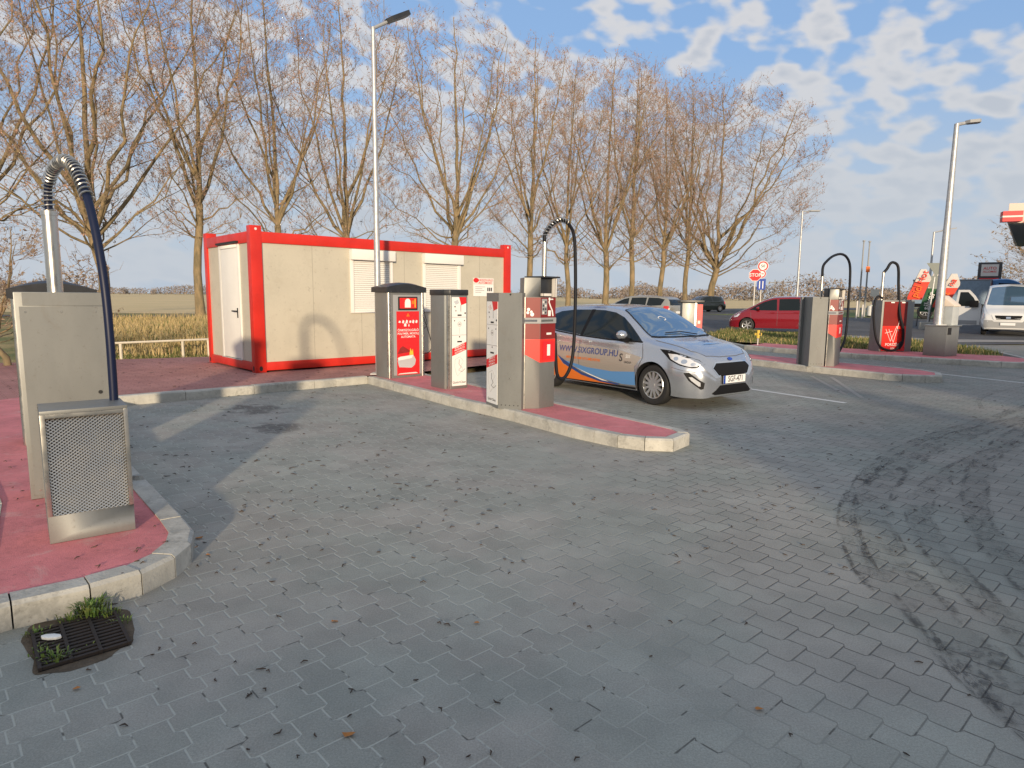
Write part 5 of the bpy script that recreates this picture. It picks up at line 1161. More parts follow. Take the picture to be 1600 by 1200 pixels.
shape_common(vb, BV, 'paint_white', (-1.75, 1.75), .34, .20, 8, [[(1.75, 1.28), (1.55, 1.50), (1.2, 1.86), (.95, 1.95), (.55, 1.95), (.55, 1.24)]], [(2.02, 0), (1.99, .6), (1.93, .82), (1.55, .76), (1.22, .70), (1.2, 0), (1.22, -.70), (1.55, -.76), (1.93, -.82), (1.99, -.6)], glass='car_glass', handles=(), seams=([(.5, 2.0), (.5, .4)],), mirror=None)
build_part(vb, 'front_bumper', lambda m: [patch(m, BV, 'front', [(-.86, .34), (-.86, .66), (-.55, .66), (-.50, .60), (.50, .60), (.55, .66), (.86, .66), (.86, .34)], 'grey_plastic', .010, .1)])
build_part(vb, 'front_grille', lambda m: [patch(m, BV, 'front', [(-.60, .90), (.60, .90), (.50, .66), (-.50, .66)], 'paint_white', .02, .1), patch(m, BV, 'front', [(-.48, .87), (.48, .87), (.42, .70), (-.42, .70)], 'black_trim', .026, .1), patch(m, BV, 'front', [(-.08, .82), (.08, .82), (.08, .74), (-.08, .74)], 'chrome', .032, .1)])
def vpl(m):
    F = Fr((2.70, -.26, .45), rv=(0, 1, 0)); m.fbox(F, 0, .52, 0, .11, 0, .012, 'plate_white')
build_part(vb, 'number_plate', vpl, False)
for sd in (-1, 1): build_part(vb, 'headlight', lambda m: patch(m, BV, 'side', [(2.05, 1.08), (2.30, 1.02), (2.50, .90), (2.55, .72), (2.3, .74), (2.08, .92)], 'lamp_lens', .006, .06, sd))
# the open front door on the van's right-hand side (left in the picture)
def vdoor(m):
    F = Fr((1.195, -2.01, 0), rv=(.25, .97, 0)); o_ = [(1.02-a, b_) for a, b_ in [(0, .42), (0, 1.28), (.28, 1.72), (.52, 1.98), (.95, 1.98), (1.02, 1.3), (1.02, .42), (.7, .38), (.35, .38)]]
    m.fpoly(F, o_, -.05, .03, 'paint_white')
def vdwin(m):
    F = Fr((1.195, -2.01, 0), rv=(.25, .97, 0)); m.fpoly(F, [(1.02-a, b_) for a, b_ in [(.12, 1.24), (.32, 1.62), (.55, 1.88), (.86, 1.88), (.92, 1.24)]], .03, .034, 'car_glass')
dr = build_part(vb, 'door', vdoor, False, 'open front door'); m = MB(); vdwin(m); m.build('side_window', dr, local=True)
m = MB(); F = Fr((1.195, -2.01, 0), rv=(.25, .97, 0)); m.fbox(F, .60, .92, 1.20, 1.50, .06, .18, 'black_trim'); m.build('wing_mirror', dr, local=True, bevel=.02)
bm_ = MB(); bm_.fbox(F, .05, .9, .42, .60, .03, .045, 'grey_plastic'); bm_.build('trim_strip', dr, local=True)
# ---- blue lorry with tarpaulin box
lx0 = ray(1490, 44.0); lr = thing('blue_lorry', 'blue lorry with a grey-blue box body parked behind the flags', 'lorry', (*lx0, .26), None, R(-32))
m = MB(); m.box(-2.6, 1.6, -1.2, 1.2, 1.0, 2.5, 'tarp_blue'); m.box(-2.65, 1.65, -1.22, 1.22, 2.5, 2.58, 'grey_plastic'); m.box(-2.6, 1.6, -1.1, 1.1, .75, 1.0, 'black_trim')
for x in (-2.6, -.6, 1.55): m.box(x-.02, x+.06, -1.23, -1.2, 1.0, 2.5, 'grey_plastic')
m.build('box_body', lr, local=True, bevel=.02)
CABt = [(1.7, .5, 1.0, .9, 1.12, 1.5, 1.12, 2.5, 1.0, 2.6), (2.3, .45, 1.0, .9, 1.12, 1.5, 1.12, 2.55, 1.0, 2.65), (3.0, .4, 1.0, .8, 1.12, 1.45, 1.10, 2.35, .98, 2.48), (3.35, .4, 1.0, .8, 1.08, 1.4, 1.04, 1.95, .94, 2.05), (3.55, .4, .95, .8, 1.0, 1.2, .98, 1.4, .9, 1.5)]
BC = Body(CABt); car_body(lr, BC, 'cab_blue', (2.6,), (.55, .48), 50)
build_part(lr, 'side_window', lambda m: [patch(m, BC, 'side', [(2.0, 1.6), (2.0, 2.35), (2.9, 2.3), (3.25, 1.6)], 'car_glass', .006, .15, -1)]); build_part(lr, 'windscreen', lambda m: [patch(m, BC, 'front', [(-.8, 1.5), (-.75, 2.2), (.75, 2.2), (.8, 1.5)], 'car_glass', .01, .15)])
for a in (-1.8, 2.6):
    for sd in (-1, 1): wheel(lr, a, sd*1.05, .48, .28, sd, .28, 8)
# ------------------------------------------------------------------ signs, flags, posts beyond
def octagon(r): return [(r*math.cos(R(22.5+45*i)), r*math.sin(R(22.5+45*i))) for i in range(8)]
sg = ray(1173.5, 42.0); Fs = Fr((*sg, 0), R(-20)); zc = zat(1174, 430, *sg)
t = thing('stop_sign', 'red octagonal STOP sign on a thin post beyond the red people carrier', 'road sign', (*sg, 0))
m = MB(); m.cyl(sg[0], sg[1], 0, zc+.35, .035, .035, 'offwhite', 8); m.build('pole', t, smooth=True)
m = MB(); m.fpoly(Fs, [(a, b_+zc) for a, b_ in octagon(.40)], .04, .055, 'white'); m.fpoly(Fs, [(a, b_+zc) for a, b_ in octagon(.37)], .055, .060, 'sign_red'); m.text(Fs, 'STOP', 0, zc, .30, .064, 'white', sx=.95); m.build('sign_plate', t)
sg = ray(1183.5, 43.5); Fs = Fr((*sg, 0), R(-20)); z1 = zat(1185, 416, *sg); z2 = zat(1184, 428, *sg); z3 = zat(1183, 444, *sg)
t = thing('speed_sign', 'round speed limit signs over a blue lane sign on one thin post', 'road sign', (*sg, 0))
m = MB(); m.cyl(sg[0], sg[1], 0, z1+.3, .035, .035, 'offwhite', 8); m.build('pole', t, smooth=True)
m = MB(); m.disc(Fs, .05, z1, .34, .04, .05, 'white', 28); m.disc(Fs, .05, z1, .31, .05, .055, 'sign_red', 28); m.disc(Fs, .05, z1, .23, .055, .06, 'white', 28); m.text(Fs, '50', .05, z1, .26, .064, 'print_dark'); m.build('sign_plate', t)
m = MB(); m.disc(Fs, 0, z2, .27, .06, .07, 'white', 24); m.disc(Fs, 0, z2, .25, .07, .075, 'sign_red', 24); m.disc(Fs, 0, z2, .18, .075, .08, 'white', 24); m.fbox(Fs, -.12, .12, z2-.03, z2+.03, .08, .084, 'sign_red'); m.build('sign_plate', t)
m = MB(); m.fbox(Fs, -.25, .27, z3-.36, z3+.34, .05, .06, 'sign_blue')
for x in (-.10, .10): m.fbox(Fs, x-.03, x+.03, z3-.28, z3+.20, .06, .064, 'white')
m.build('sign_plate', t)
# give-way sign seen from behind, on a concrete foot
sg = ray(1447, 33.0); Fs = Fr((*sg, 0), R(-24)); zt_ = zat(1453, 411, *sg); zb_ = zat(1453, 432, *sg); zc2 = zat(1451, 441, *sg)
t = thing('give_way_sign', 'grey backs of a triangular and a round sign on one post with concrete foot', 'road sign', (*sg, 0))
m = MB(); m.tube([(sg[0]-.08, sg[1], 0), (sg[0]+.16, sg[1], zt_)], .038, 'galvanised', 8); m.build('pole', t, smooth=True)
m = MB(); m.fpoly(Fs, [(-.30, zt_), (.56, zt_), (.15, zb_)], -.03, -.01, 'sign_back'); m.build('sign_plate', t)
m = MB(); m.disc(Fs, .12, zc2, .33, -.03, -.01, 'sign_back', 24); m.build('sign_plate', t)
m = MB(); m.fbox(Fs, -.40, .30, 0, .42, -.25, .25, 'stone_grey'); m.build('foot', t, bevel=.04)
# feather flags
def flag(label, px, y_, pb, pt, lean, cols, txt, gi):
    p = ray(px, y_); z1 = zat(px, pb, *p); z2 = zat(px, pt, *p); F = Fr((*p, 0), R(-30)); H = z2-z1
    t = thing('feather_flag', label, 'flag', (*p, 0), 'feather flags beside the road')
    m = MB(); m.tube([F.p(0, 0, 0), F.p(lean*.1, z1, 0), F.p(lean*.5, z1+H*.5, 0), F.p(lean, z2, 0)], [.03, .025, .02, .012], 'print_dark', 6); m.build('pole', t, smooth=True)
    m = MB(); w = .66; n = 12
    def ed(s): return lean*(.1+.9*s**1.15)
    for i in range(n):
        s0, s1 = i/n, (i+1)/n; wa = w*(1-max(0, s0-.7)/.3*.65); wb = w*(1-max(0, s1-.7)/.3*.65)
        c = cols[0] if s0 < .52 else cols[1]
        fl = lambda s: .05*math.sin(s*9)
        m.add([F.p(ed(s0), z1+H*s0, fl(s0)), F.p(ed(s0)+wa, z1+H*s0, fl(s0)+.04), F.p(ed(s1)+wb, z1+H*s1, fl(s1)+.04), F.p(ed(s1), z1+H*s1, fl(s1)),
               F.p(ed(s0), z1+H*s0, fl(s0)-.01), F.p(ed(s0)+wa, z1+H*s0, fl(s0)+.03), F.p(ed(s1)+wb, z1+H*s1, fl(s1)+.03), F.p(ed(s1), z1+H*s1, fl(s1)-.01)], [(0, 1, 2, 3), (7, 6, 5, 4)], c)
    vs, fs = text_mesh(txt[0], .44)
    ang = math.atan2(H, lean*.9)
    cx, cz = ed(.27)+w*.45, z1+H*.27
    m.add([F.p(cx+x*math.cos(ang)-y*math.sin(ang), cz+x*math.sin(ang)+y*math.cos(ang), .11) for x, y in vs], fs, txt[1])
    vs, fs = text_mesh(txt[2], .40); cx, cz = ed(.74)+w*.42, z1+H*.74
    m.add([F.p(cx+x*math.cos(ang)-y*math.sin(ang), cz+x*math.sin(ang)+y*math.cos(ang), .11) for x, y in vs], fs, txt[3])
    m.build('flag_cloth', t)
flag('red feather flag with orange letters and pale top, left of three', 1408, 33.5, 468, 421, .55, ('flag_red', 'offwhite'), ('pici', 'orange', 'Hot', 'flag_red'), 0)
flag('green and white feather flag lettered silver, between two red ones', 1428, 34.5, 487, 424, .60, ('flag_green', 'offwhite'), ('silver', 'white', 'pro', 'flag_red'), 1)
flag('red feather flag leaning right before the blue lorry', 1447, 34.0, 480, 428, .80, ('flag_red', 'offwhite'), ('Hot', 'orange', 'na', 'flag_red'), 2)
# price totem
p = ray(1533, 45); F = Fr((*p, 0), R(-36)); z1 = zat(1537, 455, *p); zm_ = zat(1537, 433, *p); z2 = zat(1537, 410, *p)
t = thing('price_totem', 'dark framed price totem with a white logo panel above a red price panel', 'sign', (*p, 0))
m = MB(); m.fbox(F, -.62, .70, 0, z2, -.2, .1, 'print_dark'); m.build('frame', t, bevel=.03)
m = MB(); m.fbox(F, -.44, .52, zm_+.06, z2-.14, .1, .14, 'offwhite'); m.text(F, 'AUTO', .04, (zm_+z2)/2+.08, .26, .145, 'sign_red'); m.text(F, 'ÁLLOMÁS', .04, (zm_+z2)/2-.14, .17, .145, 'sign_red'); m.build('logo_panel', t)
m = MB(); m.fbox(F, -.50, .58, z1-.6, zm_-.07, .1, .14, 'sign_red'); m.text(F, '618', .04, zm_-.28, .34, .145, 'offwhite'); m.text(F, '620', .04, zm_-.68, .34, .145, 'offwhite'); m.build('price_panel', t)
# canopy of the filling station, upper right
p = ray(1553, 29.0)
t = thing('station_canopy', 'corner of a filling station canopy with beige fascia and red band', 'canopy', (*p, 0))
zt_ = zat(1571, 318, *p); zb_ = zat(1571, 349, *p); F = Fr((*p, 0), R(-24))
Q = [p, (p[0]+14*.9135, p[1]-14*.4067), (p[0]+22, p[1]+6), (p[0]+9.4, p[1]+12)]
m = MB(); m.prism(Q, zb_, zt_, 'fascia_beige'); m.build('fascia', t, bevel=.03)
m = MB(); m.fpoly(F, [(.55, zb_+.02), (13.9, zb_+.02), (13.9, zt_-.02), (1.35, zt_-.02)], 0, .03, 'sign_red'); m.build('red_band', t)
m = MB(); m.prism([tuple(np.array(Q[0])+np.array((.15, .1))), Q[1], Q[2], tuple(np.array(Q[3])+np.array((.1, -.1)))], zb_-.03, zb_-.003, 'print_dark'); m.build('soffit', t)
m = MB(); m.fbox(F, -.28, .42, zb_+.03, zb_+.46, .035, .5, 'sign_red'); m.fbox(F, -.29, .43, zb_+.20, zb_+.27, .03, .505, 'offwhite'); m.build('logo_box', t)
for x in (8.0,):
    m = MB(); m.fbox(F, x, x+.5, 0, zb_-.02, -5, -4.5, 'offwhite'); m.build('column', t, bevel=.02)
# further lamp posts
q = ray(1240, 35.0); zt_ = zat(1253, 330, *q); lamp_post('lamp_post', 'slender lamp post with twin arms rising behind the red people carrier', q[0], q[1], 0, zt_, .07, .04, .8, R(5), .02)
q = ray(1443, 46.0); zt_ = zat(1446, 363, *q); lamp_post('lamp_post', 'distant lamp post above the feather flags', q[0], q[1], 0, zt_, .09, .06, 1.3, R(0), .18)
for px, pt in ((1337, 378), (1346, 379)):
    q = ray(px, 48.0); zt_ = zat(px+3, pt, *q)
    t = thing('flag_mast', 'bare grey mast beyond the right-hand islands, %s' % ('left of the pair' if px < 1340 else 'the one with an orange tag'), 'mast', (*q, 0), 'pair of bare masts')
    m = MB(); m.cyl(q[0], q[1], 0, zt_, .07, .045, 'grey_plastic', 8); m.build('pole', t, smooth=True); m = MB(); m.cyl(q[0], q[1], zt_, zt_+.10, .09, .09, 'grey_plastic', 8); m.build('mast_cap', t)
    if px > 1340: m = MB(); m.box(q[0]-.15, q[0]+.12, q[1]-.08, q[1]-.05, zt_-2.1, zt_-1.7, 'orange'); m.build('tag', t)
# white tank, small posts, boxes beyond
q = ray(1357, 48); zt_ = zat(1357, 478, *q); t = thing('white_tank', 'small white plastic tank on the lawn beyond the second right-hand island', 'tank', (*q, 0))
m = MB(); m.cyl(q[0], q[1], .35, max(1.0, zt_), .30, .30, 'white', 14); m.cyl(q[0], q[1], max(1.0, zt_), max(1.0, zt_)+.08, .12, .12, 'white', 10); m.build('tank_body', t, smooth=True); m = MB(); m.box(q[0]-.2, q[0]+.2, q[1]-.2, q[1]+.2, 0, .35, 'dark'); m.build('foot', t)
for i, px in enumerate((1334, 1343)):
    q = ray(px, 44); t = tag(MB().tube([(q[0], q[1], 0), (q[0], q[1], zat(px, 470 if i == 0 else 476, *q))], .05, 'offwhite', 8).build('marker_post'), 'thin white marker post on the far lawn, %s of two' % ('taller left' if i == 0 else 'shorter right'), 'post', 'white marker posts')
q = ray(1360, 52); t = thing('info_board', 'small white board on a thin post on the far lawn', 'sign', (*q, 0)); m = MB(); m.cyl(q[0], q[1], 0, zat(1360, 452, *q), .05, .05, 'offwhite', 8); m.build('pole', t); F = Fr((*q, 0), R(-25)); zz_ = zat(1360, 455, *q); m = MB(); m.fbox(F, -.3, .3, zz_-.4, zz_+.15, .05, .08, 'offwhite'); m.build('sign_plate', t)
# yellow marker at the sunlit kerb
q = (7.35, 19.75); F = Fr((*q, 0), R(-15)); t = thing('marker_flag', 'tiny yellow marker on a stick at the kerb before the red people carrier', 'marker', (*q, .1))
zz_ = zat(1186, 522, *q)
m = MB(); m.cyl(q[0], q[1], .1, zz_, .018, .018, 'offwhite', 6); m.build('stick', t); m = MB(); m.fbox(F, -.10, .10, zz_-.035, zz_+.035, .0, .03, 'yellow'); m.fbox(F, -.035, .035, zz_-.12, zz_+.12, .031, .05, 'yellow'); m.fbox(F, .02, .08, zz_-.02, zz_+.03, .051, .055, 'dark'); m.build('marker_head', t)
# service cabinet beyond the silver hatchback
q0 = g(1063, 522, KH); q1 = g(1092, 522, KH)
q0 = ray(1063, 26.0); w_ = 31/1030*26.5
t = thing('service_cabinet', 'steel cabinet with black cap and red side standing beyond the silver hatchback bonnet', 'cabinet', (*q0, 0))
F = Fr((*q0, 0), R(-5)); zt_ = zat(1075, 473, *q0)
m = MB(); m.fbox(F, 0, w_*.62, 0, zt_, -.5, 0, 'steel'); m.build('body', t, bevel=.03); m = MB(); m.fbox(F, w_*.62, w_*.70, 0, zt_, -.45, .0, 'steel_bright'); m.build('corner_trim', t)
m = MB(); m.fbox(F, w_*.70, w_*1.0, .02, zt_-.06, -.4, -.02, 'sign_red'); m.fbox(F, w_*.74, w_*.96, .10, zt_*.5, -.02, -.012, 'bright_red'); m.fbox(F, w_*.78, w_*.9, .5, .62, -.012, -.008, 'offwhite'); m.build('red_panel', t)
m = MB(); m.fbox(F, -.10, w_*1.05, zt_, zt_+.10, -.6, .10, 'cap_black'); m.build('cap', t, bevel=.02)
# rail barrier on the left
t = thing('rail_barrier', 'low white wooden rail on short posts in front of the dry grass', 'barrier', (-8.2, 14.3, 0))
ra, rb_ = np.array(vp(120, 538.5, (-8.6, 14.2), R(40))), np.array(vp(329, 530, (-8.6, 14.2), R(40)))
m = MB(); m.tube([tuple(ra), tuple(rb_)], .024, 'wood_pale', 8); m.build('rail', t, smooth=True)
for s in (.3, .77, .98):
    c = ra+(rb_-ra)*s; m = MB(); m.cyl(c[0], c[1], -.03, c[2]-.02, .03, .03, 'wood_pale', 8); m.build('post', t, smooth=True)
# drain grate
gc = [g(47, 990), g(196, 968), g(206, 1008), g(60, 1052)]
gr_ = thing('drain_grate', 'rusty iron drain grate overgrown with weeds below the left island kerb', 'drain grate', (*gc[0], 0))
gx = np.array(gc[3]+(0,)); ex = np.array(gc[2]+(0,))-gx; ey = np.array(gc[0]+(0,))-gx
m = MB(); P = [gx, gx+ex, gx+ex+ey, gx+ey]; m.add([(p[0], p[1], .003) for p in P], [(0, 1, 2, 3)], 'dark'); m.build('pit', gr_)
m = MB()
for k in range(12):
    a = gx+ey*(k+.15)/12.0; b2 = gx+ey*(k+.65)/12.0; m.prism([tuple(a[:2]), tuple((a+ex)[:2]), tuple((b2+ex)[:2]), tuple(b2[:2])], .004, .016, 'cast_iron')
for s in (0, .32, .64, .96): a = gx+ex*s; b2 = gx+ex*(s+.04); m.prism([tuple(a[:2]), tuple(b2[:2]), tuple((b2+ey)[:2]), tuple((a+ey)[:2])], .004, .019, 'cast_iron')
m.build('bars', gr_)
m = MB(); c = gx+ex*.20+ey*.62; m.prism([(c[0]+.045*math.cos(a)*1.0, c[1]+.02*math.sin(a)) for a in np.arange(8)*.785], .02, .032, 'white'); tag(m.build('litter', bevel=.003), 'white scrap of litter lying on the drain grate', 'litter')
# weeds on the grate, dirt
oc = gx+ex*.5+ey*.55; pl = []
for k in range(60):
    a = k/60*6.283; rr_ = 1.0+.07*math.sin(3*a+1)+.05*math.sin(7*a)+random.uniform(-.012, .012); q = oc+ex*.60*rr_*np.sign(math.cos(a))*abs(math.cos(a))**.55+ey*.66*rr_*np.sign(math.sin(a))*abs(math.sin(a))**.55; pl.append((float(q[0]), float(q[1])))
sheet('soil', pl, .0015, 'soil')
def tuft(mb, x, y, n, h, spread, m, wd=.006, z=0.0):
    for _ in range(n):
        a = random.uniform(0, 6.283); l = h*random.uniform(.45, 1.1); r0 = random.uniform(0, spread); bx, by = x+r0*math.cos(a), y+r0*math.sin(a)
        ln = l*random.uniform(.2, .9); a2 = a+random.uniform(-.6, .6); dx, dy = math.cos(a2), math.sin(a2); px_, py_ = -dy*wd, dx*wd
        p1 = (bx+dx*ln*.45, by+dy*ln*.45, z+l*.75); p2 = (bx+dx*ln, by+dy*ln, z+l*random.uniform(.7, 1.0))
        mb.add([(bx-px_, by-py_, z), (bx+px_, by+py_, z), (p1[0]+px_, p1[1]+py_, p1[2]), (p1[0]-px_, p1[1]-py_, p1[2]), p2], [(0, 1, 2, 3), (3, 2, 4)], m)
m = MB(); c = gx+ex*.70+ey*1.05
tuft(m, c[0], c[1], 120, .085, .06, 'weed_green', .004)
for s, u_, n, h in ((.05, .9, 30, .035), (.2, .15, 40, .05), (.12, .3, 25, .04), (.9, .9, 50, .05), (.45, 1.02, 40, .045), (1.0, .6, 30, .03), (.05, .5, 30, .03), (.55, .2, 12, .03)):
    c = gx+ex*s+ey*u_; tuft(m, c[0], c[1], n, h, .05, 'weed_green', .003)
tag(m.build('weeds'), 'green weeds growing through the drain grate', 'weeds', None, 'stuff')
m = MB(); 
for (px, py, s) in ((216, 748, .055),):
    x, y = g(px, py, KH); n = 7; P = [(x+s*random.uniform(.7, 1.1)*math.cos(k*.9), y+s*random.uniform(.6, 1.0)*math.sin(k*.9)) for k in range(n)]; Q = [(x+(a-x)*.6, y+(b_-y)*.6) for a, b_ in P]; m.prism(P, KH-.01, KH+s*.5, 'stone_grey', top=Q)
tag(m.build('broken_stone'), 'broken grey concrete lump at the edge of the left island', 'rubble')

# leaf litter: dark catkins over the paving
m = MB()
def catk(x, y, z, L, a, mt='debris'):
    k = random.uniform(-1.2, 1.2); p0 = (x, y); a2 = a+k*1.5; p1 = (x+L*.5*math.cos(a), y+L*.5*math.sin(a)); p2 = (p1[0]+L*.5*math.cos(a2), p1[1]+L*.5*math.sin(a2))
    m.tube([(p0[0], p0[1], z+.004), (p1[0], p1[1], z+.007), (p2[0], p2[1], z+.004)], [.002, .0035, .0015], mt, 5)
cnt = 0
while cnt < 620:
    px, py = random.uniform(0, 1600), random.uniform(560, 1190)
    x, y = g(px, py)
    if random.random() > {0: 1.0}.get(0, 1)*(1.0 if px < 800 else .45)*(1 if py < 800 else (.35 if py < 900 else .10)): continue
    catk(x, y, .001, random.uniform(.02, .055)*(1.35 if y > 5 else .8), random.uniform(0, 6.28)); cnt += 1
for _ in range(170):
    x, y = random.uniform(-8.5, -2.5), random.uniform(9.3, 14.5)
    if (x+5.36)*(-.66)+(y-8.62)*.75 > .3 and y < 14+.6*(x+7): catk(x, y, KH-.01, random.uniform(.03, .09), random.uniform(0, 6.28))
for _ in range(60):
    s = random.random(); x, y = -4.2+s*2.2+random.uniform(-.35, .35), 5.6-s*2.4+random.uniform(-.3, .3)
    catk(x, y, KH-.006, random.uniform(.02, .05), random.uniform(0, 6.28))
tag(m.build('fallen_catkins'), 'dark fallen catkins scattered over the paving', 'leaf litter', None, 'stuff')
m = MB()
for (px, py, s) in ((311, 842, .022), (325, 868, .012), (523, 972, .014), (545, 1150, .020), (1186, 1110, .014), (1060, 880, .01), (745, 975, .012), (120, 1078, .013), (155, 1005, .013)):
    x, y = g(px, py); a = random.uniform(0, 6.28); P = [(x+s*(1.2*math.cos(a+k*1.047)), y+s*.7*math.sin(a+k*1.047), .004+random.uniform(0, s*.6)) for k in range(6)]; m.add(P, [tuple(range(6))], 'dead_leaf')
tag(m.build('dead_leaves'), 'few brown dead leaves lying on the paving', 'leaf litter', None, 'stuff')

# grass: dry verge at the left, bed at the right, lawns
def blades(name, label, n, region, h, mts, wd, z=-.03):
    mb = MB(); k = 0
    V, Fc, Mi = [], [], []
    while k < n:
        x, y, sc = region()
        hh_ = h*random.uniform(.4, 1.15)*sc; a = random.uniform(0, 6.28); w2 = wd*random.uniform(.6, 1.3); l = hh_*random.uniform(.1, .7); c_, s_ = math.cos(a), math.sin(a)
        b0 = len(V); V += [(x-s_*w2, y+c_*w2, z), (x+s_*w2, y-c_*w2, z), (x+c_*l*.4+s_*w2*.7, y+s_*l*.4-c_*w2*.7, z+hh_*.7), (x+c_*l*.4-s_*w2*.7, y+s_*l*.4+c_*w2*.7, z+hh_*.7), (x+c_*l, y+s_*l, z+hh_)]
        Fc += [(b0, b0+1, b0+2, b0+3), (b0+3, b0+2, b0+4)]; mi = random.choices(range(len(mts)), [q[1] for q in mts])[0]; Mi += [mi, mi]; k += 1
    mb.v, mb.f, mb.mi, mb.mn = V, Fc, Mi, [q[0] for q in mts]
    return tag(mb.build(name), label, 'grass', None, 'stuff')
def reg_dry():
    while True:
        px, py = random.uniform(90, 345), random.uniform(497, 556); x, y = g(px, py)
        y *= random.uniform(.95, 1.05)
        patchy = .5+.5*math.sin(x*1.7+y*.9)*math.sin(y*1.3-x*.6)
        if patchy+random.uniform(0, .7) > .45: return x, y, .7+.8*patchy
blades('dry_grass', 'tall golden dry grass on the verge left of the container', 24000, reg_dry, .30, [('dry_grass', 7), ('green_grass', 1)], .012)
def reg_green():
    px, py = random.uniform(150, 345), random.uniform(548, 566); x, y = g(px, py, .1); return x, y, 1
blades('verge_grass', 'short green grass along the red paving', 9000, reg_green, .13, [('green_grass', 5), ('dry_grass', 2)], .006)
import itertools
def inpoly(x, y, P):
    c = False; n = len(P); j = n-1
    for i in range(n):
        if (P[i][1] > y) != (P[j][1] > y) and x < (P[j][0]-P[i][0])*(y-P[i][1])/(P[j][1]-P[i][1])+P[i][0]: c = not c
        j = i
    return c
def reg_bed():
    while True:
        x, y = random.uniform(7, 13.6), random.uniform(16.5, 29.5)
        if inpoly(x, y, gb): return x, y, .5+1.0*(.5+.5*math.sin(x*2.1+y)*math.sin(y*1.7))
blades('bed_grass', 'green and brown grass on the traffic bed by the right-hand islands', 16000, reg_bed, .14, [('green_grass', 6), ('dry_grass', 2)], .008, .10)
def reg_far():
    y = 45+35*random.random()**1.5; k = random.uniform(-.05, .85); x = k*y
    return x, y, 1
# far lawns as sheets
sheet('lawn', [(14.5, 50.5), (18.5, 46.5), (30, 45), (80, 47), (90, 62), (60, 66), (42, 66), (24, 58)], .002, 'lawn_green')
sheet('lawn', [(-6, 44), (1, 50), (13, 63.6), (9, 64.5), (0, 58), (-14, 48.5), (-22, 44), (-14, 41)], -.008, 'lawn_green')

